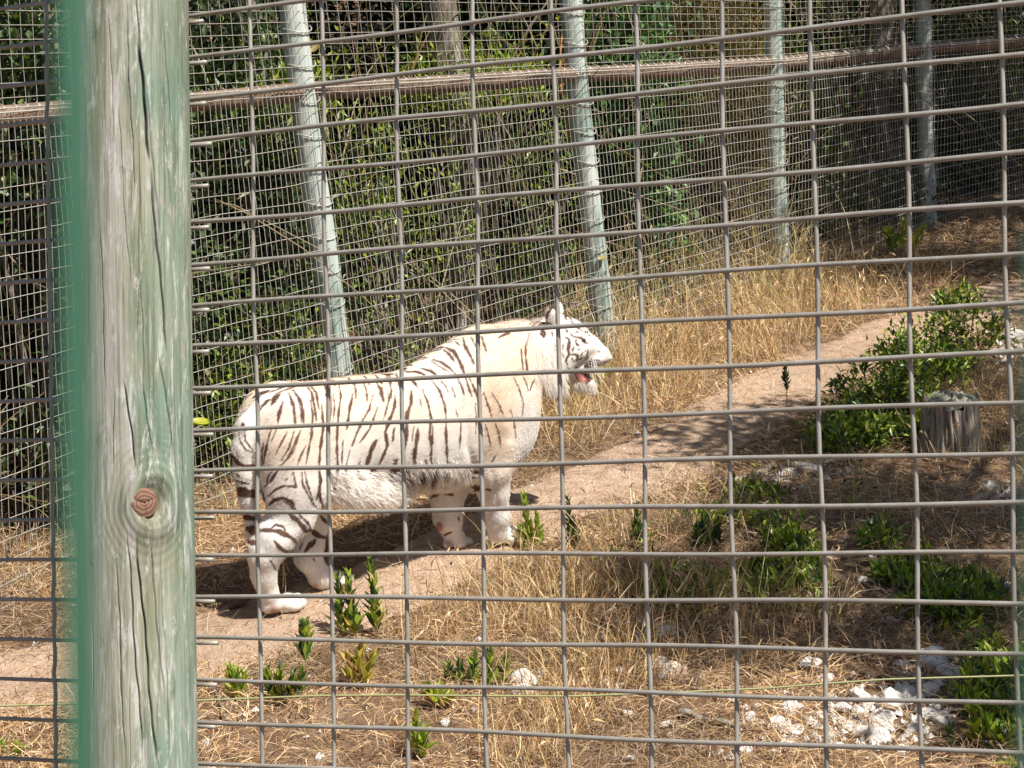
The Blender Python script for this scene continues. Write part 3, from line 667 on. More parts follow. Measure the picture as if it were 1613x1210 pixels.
# stripes, in four enlargements of the photograph: (scale, u0, v0); each is width, then points
SETS = {'A': (2.3266, 340, 460), 'B': (2.815, 340, 560), 'C': (3.027, 600, 480), 'H': (6.722, 820, 460)}
STR = [
 # rump, thigh, flank (B)
 ('B', 'n', 5, [(265, 172), (300, 155), (350, 140)]), ('B', 'n', 9, [(190, 250), (205, 225), (225, 205), (240, 195)]), ('B', 'n', 13, [(248, 220), (262, 190), (285, 172)]),
 ('B', 'n', 11, [(275, 300), (280, 260), (298, 205)]), ('B', 'n', 10, [(325, 168), (345, 225), (353, 305)]), ('B', 'n', 10, [(343, 153), (375, 200), (385, 240), (390, 305)]),
 ('B', 'n', 4, [(363, 190), (378, 250), (380, 300)]), ('B', 'n', 9, [(408, 140), (425, 165), (440, 240), (447, 290)]), ('B', 'n', 8, [(418, 132), (445, 165), (458, 240)]),
 ('B', 'n', 8, [(420, 200), (430, 260), (425, 350), (400, 480)]), ('B', 'n', 5, [(470, 215), (470, 270), (475, 300)]), ('B', 'n', 9, [(475, 250), (477, 320), (462, 420), (458, 500)]),
 ('B', 'n', 7, [(210, 480), (222, 420), (238, 350), (245, 330)]), ('B', 'n', 5, [(245, 385), (262, 345), (270, 325)]), ('B', 'n', 5, [(265, 440), (285, 400), (318, 335)]),
 ('B', 'n', 6, [(292, 465), (325, 410), (348, 335)]), ('B', 'n', 7, [(285, 492), (325, 450), (350, 390), (378, 330)]), ('B', 'n', 4, [(340, 440), (358, 390), (372, 340)]),
 ('B', 'n', 7, [(357, 500), (375, 450), (400, 400)]), ('B', 'n', 8, [(215, 582), (245, 555), (285, 495)]), ('B', 'n', 4, [(225, 570), (235, 530), (248, 515)]),
 ('B', 'n', 8, [(230, 625), (265, 595), (300, 578), (355, 582), (345, 520)]), ('B', 'n', 6, [(308, 553), (320, 545)]),
 ('B', 'n', 7, [(382, 520), (385, 570), (410, 620), (435, 660), (455, 680)]), ('B', 'n', 7, [(395, 515), (405, 570), (430, 640)]), ('B', 'n', 11, [(458, 500), (465, 560), (458, 610), (478, 680)]),
 ('B', 'n', 5, [(448, 640), (455, 590), (470, 540)]),
 ('B', 'n', 12, [(235, 665), (262, 640), (300, 632), (335, 650), (355, 685)]), ('B', 'n', 6, [(300, 645), (325, 660), (345, 685)]),
 ('B', 'n', 17, [(328, 705), (365, 735), (400, 775), (420, 772)]), ('B', 'n', 9, [(370, 705), (400, 735), (425, 765)]), ('B', 'n', 16, [(200, 775), (240, 775), (280, 780), (330, 805), (362, 830)]),
 ('B', 'n', 8, [(240, 775), (265, 750), (300, 760), (315, 790)]), ('B', 'n', 12, [(258, 820), (280, 850), (310, 870), (345, 865)]), ('B', 'n', 6, [(240, 905), (255, 930), (270, 955)]),
 ('B', 'n', 5, [(205, 500), (206, 430), (212, 380)]), ('B', 'n', 4, [(210, 700), (215, 640), (205, 580)]),
 # flank (B)
 ('B', 'n', 8, [(545, 122), (555, 180), (545, 250), (538, 350), (537, 420), (542, 500), (535, 560), (520, 640)]), ('B', 'n', 4, [(520, 170), (528, 220), (520, 300)]),
 ('B', 'n', 3, [(513, 180), (512, 240), (508, 290)]), ('B', 'n', 6, [(615, 122), (620, 150), (622, 190)]), ('B', 'n', 9, [(608, 170), (595, 230), (580, 330)]), ('B', 'n', 6, [(655, 120), (668, 155), (672, 205)]),
 ('B', 'n', 9, [(712, 118), (730, 150), (742, 205)]), ('B', 'n', 6, [(772, 115), (778, 150), (778, 190)]), ('B', 'n', 7, [(697, 175), (680, 240), (650, 290), (625, 345), (605, 400)]),
 ('B', 'n', 7, [(718, 230), (700, 280), (680, 330), (640, 385)]), ('B', 'n', 6, [(768, 170), (762, 220), (745, 280)]), ('B', 'n', 11, [(795, 175), (793, 230), (770, 290), (752, 340), (762, 400), (740, 450), (725, 485)]),
 ('B', 'n', 15, [(712, 375), (688, 420), (680, 455), (668, 490)]), ('B', 'n', 5, [(795, 320), (788, 350), (782, 380)]), ('B', 'n', 4, [(565, 375), (560, 440), (558, 500)]), ('B', 'n', 4, [(595, 420), (580, 480), (575, 560), (595, 590)]),
 ('B', 'n', 9, [(630, 510), (640, 545), (660, 552)]), ('B', 'n', 24, [(700, 505), (712, 540), (722, 568)]), ('B', 'n', 14, [(780, 505), (785, 540), (795, 575)]),
 ('B', 'n', 13, [(805, 460), (790, 500), (800, 590)]), ('B', 'n', 5, [(640, 470), (625, 500), (640, 545)]),
 # side and shoulder (C)
 ('C', 'n', 7, [(5, 395), (10, 430), (15, 460)]), ('C', 'n', 6, [(40, 370), (50, 410), (20, 530)]), ('C', 'n', 14, [(145, 410), (145, 470), (125, 520), (122, 600), (120, 650), (105, 700), (112, 760)]),
 ('C', 'n', 9, [(62, 590), (58, 650)]), ('C', 'n', 4, [(188, 450), (192, 485)]), ('C', 'n', 9, [(198, 405), (225, 470), (240, 540), (232, 620), (242, 690), (238, 760)]), ('C', 'n', 7, [(248, 575), (245, 660), (235, 720)]),
 ('C', 'n', 14, [(177, 590), (172, 650), (162, 700), (160, 760)]), ('C', 'n', 5, [(158, 580), (148, 650)]), ('C', 'n', 8, [(243, 362), (280, 410), (305, 480), (312, 550)]), ('C', 'n', 10, [(310, 560), (312, 640), (315, 700), (318, 755)]),
 ('C', 'n', 4, [(336, 390), (352, 430), (355, 450)]), ('C', 'n', 5, [(285, 360), (310, 390), (320, 415)]), ('C', 'n', 4, [(358, 500), (368, 545)]), ('C', 'n', 6, [(382, 560), (380, 620), (375, 690)]),
 ('C', 'n', 8, [(365, 350), (385, 390), (398, 430)]), ('C', 'n', 8, [(405, 350), (420, 400), (435, 440)]), ('C', 'n', 8, [(422, 350), (450, 410), (470, 470)]), ('C', 'n', 5, [(450, 470), (456, 540), (452, 620)]),
 ('C', 'n', 7, [(490, 420), (515, 490), (530, 540)]), ('C', 'n', 5, [(528, 420), (560, 470), (590, 540)]), ('C', 'n', 6, [(498, 570), (515, 630), (525, 680)]), ('C', 'n', 6, [(545, 565), (565, 620), (570, 680)]),
 ('C', 'n', 5, [(632, 345), (660, 400), (680, 470), (675, 530)]), ('C', 'n', 5, [(618, 500), (635, 560), (645, 640)]), ('C', 'n', 6, [(530, 750), (550, 715)]),
 ('C', 'n', 8, [(120, 320), (170, 320), (215, 335)]), ('C', 'n', 7, [(145, 360), (170, 390)]), ('C', 'n', 10, [(195, 305), (235, 315), (265, 335)]), ('C', 'n', 5, [(240, 270), (280, 295), (320, 318)]),
 ('C', 'n', 9, [(250, 262), (290, 275), (325, 300), (355, 330)]), ('C', 'n', 10, [(298, 215), (325, 235), (350, 270)]), ('C', 'n', 13, [(310, 205), (350, 225), (375, 270), (400, 330)]), ('C', 'n', 7, [(355, 175), (378, 195)]),
 ('C', 'n', 11, [(392, 155), (400, 195), (425, 240), (443, 280)]), ('C', 'n', 6, [(430, 155), (448, 190), (455, 205)]), ('C', 'n', 8, [(480, 150), (490, 185), (503, 220)]), ('C', 'n', 10, [(560, 158), (590, 142), (615, 135)]),
 ('C', 'n', 7, [(708, 145), (690, 200), (690, 250), (698, 320)]), ('C', 'n', 5, [(668, 205), (672, 260), (680, 320)]), ('C', 'n', 5, [(680, 345), (695, 380), (703, 410)]), ('C', 'n', 7, [(735, 350), (718, 385), (712, 410)]),
 ('C', 'n', 18, [(300, 810), (310, 800)]), ('C', 'n', 14, [(225, 790), (200, 830), (190, 850)]), ('C', 'n', 14, [(265, 790), (245, 830), (240, 855)]), ('C', 'n', 16, [(50, 790), (55, 840), (80, 880)]), ('C', 'n', 10, [(150, 765), (148, 790)]),
 ('C', 'n', 8, [(60, 740), (80, 750)]), ('C', 'n', 8, [(215, 740), (212, 760)]), ('C', 'n', 12, [(200, 790), (185, 840)]),
 ('C', 'n', 8, [(10, 330), (30, 336), (60, 330)]), ('C', 'n', 8, [(30, 345), (45, 370)]), ('C', 'n', 8, [(75, 350), (95, 385), (100, 410)]), ('C', 'n', 8, [(140, 345), (165, 375), (175, 395)]),
 ('B', 'n', 8, [(585, 95), (600, 115), (612, 130)]), ('B', 'n', 8, [(650, 85), (665, 100), (680, 130)]), ('B', 'n', 8, [(700, 80), (720, 100), (735, 125)]), ('B', 'n', 8, [(760, 78), (772, 95), (778, 125)]), ('B', 'n', 9, [(800, 80), (810, 110), (822, 160)]),
 ('B', 'n', 9, [(480, 118), (492, 150), (495, 200)]), ('B', 'n', 7, [(520, 110), (530, 135)]), ('B', 'n', 22, [(690, 500), (715, 540), (722, 575)]), ('B', 'n', 14, [(850, 510), (870, 560)]),
 ('C', 'n', 14, [(120, 780), (125, 850)]), ('C', 'n', 16, [(80, 770), (90, 840)]),
 # inside of the near front leg
 ('C', 'n', 11, [(405, 800), (440, 795), (470, 800)]), ('C', 'n', 6, [(415, 820), (450, 825), (475, 822)]), ('C', 'n', 18, [(435, 868), (470, 878), (482, 882)]), ('C', 'n', 11, [(500, 880), (525, 884)]), ('C', 'n', 5, [(400, 770), (440, 775)]),
 # far front leg
 ('C', 'f', 15, [(240, 920), (280, 890), (330, 865), (370, 855)]), ('C', 'f', 10, [(300, 905), (340, 905), (375, 895)]), ('C', 'f', 8, [(370, 1010), (372, 1030)]), ('C', 'f', 10, [(300, 1100), (335, 1085)]),
 # far rear leg
 ('B', 'f', 16, [(425, 775), (455, 800), (492, 808)]), ('B', 'f', 16, [(440, 820), (410, 850), (395, 870)]), ('B', 'f', 12, [(465, 712), (480, 730), (490, 740)]), ('B', 'f', 6, [(385, 830), (370, 860)]), ('B', 'f', 6, [(432, 900), (440, 915)]),
 # dark crease beside the tail and the tail bands
 ('B', 't', 6, [(102, 340), (108, 380), (130, 415), (172, 435)]), ('B', 't', 6, [(128, 335), (130, 375), (165, 425)]), ('B', 't', 13, [(75, 440), (95, 475), (125, 490), (178, 492)]),
 ('B', 't', 7, [(85, 550), (120, 565), (150, 568)]), ('B', 't', 7, [(95, 525), (110, 545)]), ('B', 't', 34, [(98, 598), (140, 612), (178, 612)]), ('B', 't', 20, [(125, 715), (155, 722), (180, 722)]), ('B', 't', 28, [(140, 765), (165, 775), (178, 775)]),
 ('B', 't', 14, [(118, 300), (122, 312)]), ('B', 't', 22, [(150, 825), (180, 835)]),
 # head
 ('H', 'h', 34, [(250, 330), (225, 345), (200, 360)]), ('H', 'h', 16, [(225, 290), (165, 330), (110, 375)]), ('H', 'h', 12, [(210, 260), (150, 290), (95, 350)]), ('H', 'h', 40, [(235, 410), (240, 440), (245, 470)]),
 ('H', 'h', 18, [(395, 120), (370, 150), (310, 190), (285, 240), (268, 330)]), ('H', 'h', 7, [(300, 330), (340, 345)]), ('H', 'h', 22, [(540, 310), (550, 330)]), ('H', 'h', 26, [(480, 400), (500, 425)]), ('H', 'h', 14, [(470, 270), (500, 300)]),
 ('H', 'h', 14, [(525, 435), (560, 475), (610, 480), (650, 490), (685, 525)]), ('H', 'h', 18, [(615, 480), (660, 505), (690, 525)]), ('H', 'h', 24, [(480, 480), (515, 500), (512, 560), (505, 620), (515, 660), (490, 700), (480, 735)]),
 ('H', 'h', 12, [(580, 425), (600, 420), (615, 430)]), ('H', 'h', 20, [(590, 535), (600, 560), (620, 570)]), ('H', 'h', 6, [(560, 570), (565, 620)]), ('H', 'h', 8, [(590, 500), (580, 540)]), ('H', 'h', 9, [(605, 610), (630, 605)]),
 ('H', 'h', 9, [(715, 610), (705, 660), (670, 705)]), ('H', 'h', 9, [(690, 615), (680, 640)]), ('H', 'h', 22, [(530, 665), (570, 660), (600, 670), (605, 700), (590, 730)]), ('H', 'h', 14, [(605, 720), (640, 705), (665, 680)]),
 ('H', 'h', 8, [(720, 680), (690, 715)]), ('H', 'h', 10, [(545, 700), (550, 730)]), ('H', 'h', 9, [(485, 740), (500, 780)]), ('H', 'h', 7, [(560, 745), (575, 720)]), ('H', 'h', 8, [(575, 810), (600, 795)]), ('H', 'h', 5, [(820, 625), (840, 635)]),
 ('H', 'h', 5, [(730, 735), (770, 745)]), ('H', 'h', 5, [(780, 720), (840, 725)]), ('H', 'h', 5, [(700, 755), (760, 770), (830, 775)]), ('H', 'h', 5, [(745, 705), (755, 715)]), ('H', 'h', 9, [(670, 790), (700, 780), (740, 800)]),
 ('H', 'h', 9, [(700, 415), (712, 440)]), ('H', 'h', 7, [(680, 405), (690, 440)]), ('H', 'h', 7, [(720, 470), (735, 455)]), ('H', 'h', 7, [(640, 405), (655, 420)]),
 ('H', 'h', 14, [(560, 330), (590, 345), (625, 350)]), ('H', 'h', 14, [(600, 385), (640, 395)]), ('H', 'h', 16, [(450, 560), (440, 620), (455, 690)]), ('H', 'h', 12, [(545, 600), (552, 640)]), ('H', 'h', 16, [(650, 520), (690, 540), (715, 545)]),
 ('H', 'h', 12, [(500, 800), (530, 830), (545, 860)]), ('H', 'h', 10, [(660, 640), (640, 675), (600, 690)]), ('H', 'h', 12, [(430, 740), (445, 800)]), ('H', 'h', 14, [(330, 420), (345, 480)]), ('H', 'h', 10, [(360, 560), (380, 640)]), ('H', 'h', 12, [(520, 270), (545, 300)]),
 ('H', 'h', 9, [(280, 320), (330, 345)]), ('H', 'h', 9, [(95, 430), (60, 560), (50, 650), (75, 790), (80, 830)]), ('H', 'h', 6, [(10, 600), (20, 720), (30, 820)]), ('H', 'h', 10, [(150, 930), (120, 980)]),
]
CREAM = np.array([0.68, 0.51, 0.345]); WHITE = np.array([0.735, 0.70, 0.65]); BROWN = np.array([0.125, 0.068, 0.05])
def paint(V, Nn):
    """colours of the coat; V in the tiger's frame"""
    Vm = V.copy(); far = V[:, 1] > 0.01; Vm[far, 1] *= -1
    U1, V1 = proj(toW(V)); U2, V2 = proj(toW(Vm))
    hx = (V - HC) @ HX; hy = (V - HC) @ HY; hz = V[:, 2]
    nj = lambda u, v, s=1.0: (1.6 * np.sin(u * .9 + v * .35) + 1.2 * np.sin(v * .8 - u * .23) + .8 * np.sin(u * 2.3 + v * 1.9)) * .16 * s
    jit = noise3(V, 200, 1) * .35
    head = (hx > -.17) & (V[:, 2] > .42) & (V[:, 0] > .42)
    Vh = V - 2 * np.maximum(hy, 0)[:, None] * HY; UH, VH = proj(toW(Vh))
    tail = (U1 < 409) & (V1 > 640) & (V[:, 2] > .1) & (V[:, 0] < S(404, 760, 0)[0] + .02)
    lowfar = (V[:, 1] > 0.0) & (V[:, 2] < .42)
    m = np.zeros(len(V))
    def dist(u, v, pts, wd, msk):
        o = np.zeros(len(V)); idx = np.where(msk)[0]
        if not len(idx): return o
        u, v = u[idx] + nj(u[idx], v[idx]), v[idx]
        P = np.array(pts, float); seg = np.linalg.norm(np.diff(P, axis=0), axis=1); cum = np.concatenate([[0], np.cumsum(seg)]); Lt = cum[-1]
        lo, hi = P.min(0) - 14, P.max(0) + 14
        k = (u > lo[0]) & (u < hi[0]) & (v > lo[1]) & (v < hi[1])
        if not k.any(): return o
        idx = idx[k]; u = u[k]; v = v[k]; best = np.full(len(u), 1e9); tt = np.zeros(len(u))
        for a in range(len(P) - 1):
            d = P[a + 1] - P[a]; t = np.clip(((u - P[a, 0]) * d[0] + (v - P[a, 1]) * d[1]) / (d @ d + 1e-9), 0, 1)
            ds = np.hypot(u - P[a, 0] - t * d[0], v - P[a, 1] - t * d[1]); b = ds < best
            best[b] = ds[b]; tt[b] = (cum[a] + t[b] * seg[a])
        f = tt / max(Lt, 1e-6); hw = wd / 2 * (0.55 + 0.75 * np.sin(np.pi * np.clip(f, .02, .98)) ** .6) * (1 + .22 * np.sin(tt * .22 + wd))
        o[idx] = np.clip((hw - best + .55 + jit[idx] * .8) / 1.1, 0, 1); return o
    for st, tg, wd, pts in STR:
        sc, u0, v0 = SETS[st]; p = [(u0 + x / sc, v0 + y / sc) for x, y in pts]; wd = max(wd / sc * 1.12, 1.9 if tg != 'h' else 1.6)
        if tg == 'n': d = dist(U2, V2, p, wd, ~head & ~tail & ~lowfar)
        elif tg == 'f': d = dist(U1, V1, p, wd, lowfar)
        elif tg == 't': d = dist(U1, V1, p, wd, tail)
        else: d = dist(UH, VH, p, wd, (hx > -.22) & (V[:, 2] > .42) & (V[:, 0] > .40))
        m = np.maximum(m, d)
    # far side of the tail is banded like the near one by construction; inner legs get a few bands
    n1 = noise3(V, 9, 2); n2 = noise3(V, 60, 3); n3 = noise3(V, 170, 4)
    up = np.clip((V[:, 2] - .48) / .25, 0, 1); up *= np.clip(.75 + n1 * .5, 0, 1)
    shoulder = np.exp(-((U2 - 785) ** 2 / 900 + (V2 - 690) ** 2 / 5000)) * .8
    w_ = np.clip(up * .85 + shoulder, 0, 1) * np.clip(1.1 - (hx > -.12) * .75, 0, 1) 
    w_ = np.where(tail, .1, w_)
    C = WHITE + (CREAM - WHITE) * w_[:, None]
    C = C * (1 + .05 * n2[:, None] + .04 * n3[:, None])
    hd = (V[:, 0] > .4) & (hx > -.03)
    def inpoly(pts):
        ins = np.zeros(len(V), bool); n_ = len(pts)
        for a in range(n_):
            (x0, y0), (x1, y1) = pts[a], pts[(a + 1) % n_]
            cr = ((y0 > VH) != (y1 > VH)) & (UH < (x1 - x0) * (VH - y0) / ((y1 - y0) if y1 != y0 else 1e-9) + x0); ins ^= cr
        return ins & hd
    o_ = inpoly([(901, 583), (918, 582), (936, 585), (931, 601), (918, 609), (908, 597)])[:, None]; C = np.where(o_, np.array([.13, .055, .045]), C)
    p_ = inpoly([(906, 589), (916, 590), (926, 600), (917, 606), (910, 598)])[:, None]; C = np.where(p_, np.array([.56, .22, .17]), C)
    # brownish spots: pads, heel, chin, beside the tail; belly shade painted in
    for (u, v, r, c) in [(692, 830, 7, (.42, .2, .12)), (430, 962, 10, (.36, .2, .13)), (497, 925, 6, (.4, .25, .15)), (900, 603, 10, (.5, .35, .22)), (652, 782, 11, (.5, .36, .26)), (409, 836, 5, (.3, .2, .15)),
                         (708, 858, 7, (.3, .2, .15)), (735, 862, 5, (.45, .28, .2))]:
        g = np.exp(-(((U1 - u) ** 2 + (V1 - v) ** 2) / r ** 2) ** 1.5)[:, None] * .85; C = C * (1 - g) + np.array(c) * g
    tip = np.clip((S(0, 905, .1)[2] - V[:, 2]) / .03, 0, 1) * (V[:, 1] > .055) * (V[:, 0] < S(404, 905, .1)[0] + .03)
    m = np.maximum(m, np.where(tip > 0, np.clip(tip, 0, 1) * .95, 0))
    C = C * (1 - m[:, None]) + BROWN * (1 + .25 * n3[:, None]) * m[:, None]
    return C, m
def hairs(roots, dirs, length, width, col, nseg=2, droop=0.0, rng=RNG):
    n = len(roots); length = np.broadcast_to(length, n)[:, None]; width = np.broadcast_to(width, n)[:, None]
    d = dirs / np.linalg.norm(dirs, axis=1)[:, None]; side = np.cross(d, rng.normal(size=(n, 3))); side /= np.linalg.norm(side, axis=1)[:, None]
    g = np.array([0, 0, -1.0]) * droop
    p1 = roots + d * length * .5 + g * length * .25; p2 = roots + d * length + g * length
    V = np.stack([roots - side * width / 2, roots + side * width / 2, p1 + side * width * .35, p1 - side * width * .35, p2], 1).reshape(-1, 3)
    b = np.arange(n)[:, None] * 5
    return V, [b + np.array([[0, 1, 2, 3]]), b + np.array([[3, 2, 4]])], np.repeat(col, 5, axis=0)
def tiger():
    V, Q = tiger_body(); V = smooth_mesh(V, Q, 6); V, Q = subdiv(V, Q); V = smooth_mesh(V, Q, 3)
    Nn = normals(V, Q)
    # orientation check
    if (Nn[:, 2] * (V[:, 2] - V[:, 2].mean())).mean() < 0: Q = Q[:, ::-1]; Nn = -Nn
    V = V + Nn * (noise3(V, 55, 1) * .0012 + noise3(V, 22, 5) * .002)[:, None]
    Vm_ = V.copy(); Vm_[:, 1] = -np.abs(Vm_[:, 1]); Ub, Vb = proj(toW(Vm_)); dsp = np.zeros(len(V)); sidef = np.clip((np.abs(Nn[:, 1]) - .25) * 2, 0, 1)
    for pts, w_, dp in [([(744, 590), (735, 650), (738, 705), (752, 745)], 7, -.010), ([(820, 590), (812, 640), (806, 690)], 8, -.007), ([(519, 625), (513, 690), (519, 760)], 8, -.008), ([(836, 515), (842, 560), (836, 605)], 9, -.009),
                        ([(770, 545), (786, 610), (792, 670)], 12, .008), ([(756, 560), (748, 610)], 9, .004), ([(470, 640), (455, 700), (462, 760)], 30, .007), ([(500, 790), (470, 830)], 8, -.005), ([(560, 640), (552, 720)], 18, -.010),
                        ([(600, 650), (596, 730)], 6, .003), ([(628, 650), (626, 735)], 6, .003), ([(656, 645), (656, 738)], 6, .003), ([(686, 640), (688, 740)], 6, .003), ([(430, 650), (445, 640), (470, 650)], 9, .006), ([(408, 700), (410, 760), (404, 830)], 5, -.008), ([(776, 745), (784, 800)], 4, -.003)]:
        P_ = np.array(pts, float); best = np.full(len(V), 1e9)
        for a in range(len(P_) - 1):
            dd0 = P_[a + 1] - P_[a]; t_ = np.clip(((Ub - P_[a, 0]) * dd0[0] + (Vb - P_[a, 1]) * dd0[1]) / (dd0 @ dd0), 0, 1); best = np.minimum(best, np.hypot(Ub - P_[a, 0] - t_ * dd0[0], Vb - P_[a, 1] - t_ * dd0[1]))
        dsp += dp * np.exp(-(best / w_) ** 2)
    V = V + Nn * (dsp * sidef * (V[:, 2] > .12))[:, None]; Nn = normals(V, Q)
    if (Nn[:, 2] * (V[:, 2] - V[:, 2].mean())).mean() < 0: Nn = -Nn
    C, m = paint(V, Nn)
    o = thing('tiger', TMID, 'white tiger with brown stripes walking along the dirt path, mouth open', 'tiger')
    Rm = Matrix([[*TB[i]] for i in range(3)]).to_4x4(); o.matrix_world = Matrix.Translation(Vector(TMID)) @ Rm
    def ch(name, V, fs, m_, col=None, par=o, smooth=True): return mesh_np(name, V, fs, m_, par, smooth, col)
    body = ch('body', V, Q, M_FUR, C)
    # short coat
    rng = np.random.default_rng(5)
    hx = (V - HC) @ HX
    n = 95000; idx = rng.choice(len(V), n)
    back = np.where(hx[idx, None] > -.12, -HX[None] * .9, np.array([[-1, 0, -.35]]))
    low = V[idx, 2] < .35; back = np.where(low[:, None], np.array([[-.15, 0, -1.]]), back)
    tang = back - (back * Nn[idx]).sum(1)[:, None] * Nn[idx]
    d = tang + Nn[idx] * (.28 + .15 * rng.random(n))[:, None] + rng.normal(0, .12, (n, 3))
    kp = (hx[idx] < -.04) | (rng.random(n) < .3); idx = idx[kp]; d = d[kp]; n = len(idx)
    ln = rng.uniform(.008, .015, n) * np.where(V[idx, 2] < .12, .6, 1) * np.where(hx[idx] > .0, .5, 1)
    v, f, c = hairs(V[idx] - Nn[idx] * .001, d, ln, .0016, C[idx] * rng.uniform(.88, 1.1, (n, 1)), rng=rng)
    ob = ch('fur', v, f, M_HAIR, c, body, False); ob['kind'] = 'stuff'
    # long hair: ruff, belly fold, chin, chest
    def long(cnt, sel, dirf, l0, l1, colr, name, wd=.0022, spread=.25, droop=.25):
        ids = np.where(sel)[0]
        if not len(ids): return
        ii = rng.choice(ids, cnt); dd = dirf(V[ii], Nn[ii]) + rng.normal(0, spread, (cnt, 3))
        v, f, c = hairs(V[ii], dd, rng.uniform(l0, l1, cnt), wd, (C[ii] if colr is None else np.array(colr)[None]) * rng.uniform(.85, 1.08, (cnt, 1)), droop=droop, rng=rng)
        ob = ch(name, v, f, M_HAIR, c, body, False); ob['kind'] = 'stuff'
    U1, V1 = proj(toW(V)); UH, VH = proj(toW(V - 2 * np.maximum((V - HC) @ HY, 0)[:, None] * HY))
    Wc = np.array([.80, .76, .71])
    ruff = (UH > 840) & (UH < 884) & (VH > 533) & (VH < 592) & (V[:, 0] > .4)
    long(3600, ruff, lambda p, n: n * .35 + np.array([[-.25, 0, -.95]]), .025, .05, Wc, 'ruff', droop=.3)
    long(1700, (UH > 856) & (UH < 890) & (VH > 582) & (VH < 606) & (hx > -.14), lambda p, n: n * .3 + np.array([[0.1, 0, -1]]), .035, .07, Wc, 'ruff_fringe')
    long(1300, (UH > 900) & (UH < 936) & (VH > 601) & (V[:, 0] > .4), lambda p, n: n * .3 + HX * .35 + np.array([[0, 0, -.9]]), .014, .034, Wc, 'chin_beard', .0018)
    long(5000, (U1 > 520) & (U1 < 648) & (V1 > 742) & (V[:, 1] < .15) & (V[:, 2] > .33), lambda p, n: n * .3 + np.array([[.8, 0, -.35]]), .02, .05, Wc, 'belly_fur')
    long(2600, (U1 > 640) & (U1 < 740) & (V1 > 725) & (V[:, 2] > .35), lambda p, n: n * .35 + np.array([[.3, 0, -.8]]), .018, .04, None, 'chest_fur')
    long(900, (V1 < 520) & (U1 > 780) & (U1 < 868) & (Nn[:, 2] > .5), lambda p, n: n * .7 + np.array([[-.7, 0, .3]]), .008, .018, np.array([.62, .52, .45]), 'mane_fringe', droop=0)
    # face
    def ball(name, c, r, m_, M=None, n_=16, col=None):
        th = np.linspace(0, np.pi, n_); ph = np.linspace(0, 2 * np.pi, 2 * n_, endpoint=False)
        P = np.array([[math.sin(a) * math.cos(b), math.sin(a) * math.sin(b), math.cos(a)] for a in th for b in ph]) * np.array(r)
        P = P @ (np.stack([HX, HY, np.array([0, 0, 1.])], 1).T if M is None else M.T) + np.array(c)
        i = np.arange(n_ - 1)[:, None] * 2 * n_; j = np.arange(2 * n_)[None]; k = (j + 1) % (2 * n_)
        return ch(name, P, np.stack([i + j, i + 2 * n_ + j, i + 2 * n_ + k, i + k], -1).reshape(-1, 4), m_, par=body)
    ball('nose', SH(957.5, 564, 0), (.0165, .020, .0145), M_NOSE)
    for s_ in (-1, 1):
        Ve = V.copy(); q_ = ((Ve - HC) @ HY) * s_ > .02; dd_ = np.hypot(UH - 919.5, VH - 535.5) + 1e3 * ~(q_ & (V[:, 0] > .4)) if s_ < 0 else np.linalg.norm(V - (eye0 - 2 * ((eye0 - HC) @ HY) * HY), axis=1)
        e_ = V[np.argmin(dd_)]; eye0 = e_ if s_ < 0 else eye0; ball('eye', e_ - HY * s_ * .003, (.0095, .007, .006), M_EYE)
    ball('tongue', SH(920, 592, 0) , (.030, .024, .008), M_TONGUE)
    ball('paw_pad', S(692, 830, .02) , (.012, .02, .018), M_PAD)
    wv, wf = Acc(), None
    for s_ in (-1, 1):
        for a in range(15):
            p = SH(934 + rng.uniform(-8, 9), 570 + rng.uniform(-6, 6), .052 * s_)
            L_ = rng.uniform(.09, .15); e = p + HY * s_ * L_ * .55 + HX * rng.uniform(-.3, .35) * L_ + np.array([0, 0, -1]) * L_ * rng.uniform(.2, .85)
            t = np.linspace(0, 1, 7)[:, None]; P = p + (e - p) * t + np.array([0, 0, -.02]) * t ** 2
            vv, ff = tube(P, np.linspace(.00055, .0002, 7), 4); wv.add(vv, ff, np.array([.85, .84, .82]))
    wv.build('whiskers', M_FUR, body)['kind'] = 'stuff'
    return o
TIGER = tiger()

# ------------------------------------------------------------------ plants
def leafmesh(P, D, L, Wd, col, cup=.18, rng=RNG):
    """folded diamond leaves: base P, axis D, length L, width Wd"""
    n = len(P); L = np.broadcast_to(L, n)[:, None]; Wd = np.broadcast_to(Wd, n)[:, None]
    D = D / (np.linalg.norm(D, axis=1)[:, None] + 1e-9)
    s = np.cross(D, np.array([0, 0, 1.0]) + rng.normal(0, .35, (n, 3))); s /= np.linalg.norm(s, axis=1)[:, None] + 1e-9
    nn = np.cross(s, D)
    V = np.stack([P, P + D * L * .42 + s * Wd / 2 + nn * Wd * cup, P + D * L - nn * L * .08, P + D * L * .42 - s * Wd / 2 + nn * Wd * cup], 1).reshape(-1, 3)
    b = np.arange(n)[:, None] * 4
    return V, [b + np.array([[0, 1, 2]]), b + np.array([[0, 2, 3]])], np.repeat(col, 4, axis=0)
def pal(cols, n, jit=.18, rng=RNG):
    c = np.array(cols, float)[rng.integers(0, len(cols), n)]
    return c * rng.uniform(1 - jit, 1 + jit, (n, 1)) * rng.uniform(.93, 1.07, (n, 3))
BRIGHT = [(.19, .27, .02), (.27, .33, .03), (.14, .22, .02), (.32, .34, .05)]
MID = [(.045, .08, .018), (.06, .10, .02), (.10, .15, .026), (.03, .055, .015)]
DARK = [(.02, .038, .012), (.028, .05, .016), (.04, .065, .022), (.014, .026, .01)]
OLIVE = [(.26, .21, .06), (.17, .15, .04), (.32, .24, .09), (.12, .1, .035), (.2, .13, .06)]
PALE = [(.26, .25, .13), (.10, .14, .055), (.06, .10, .04), (.045, .08, .03)]
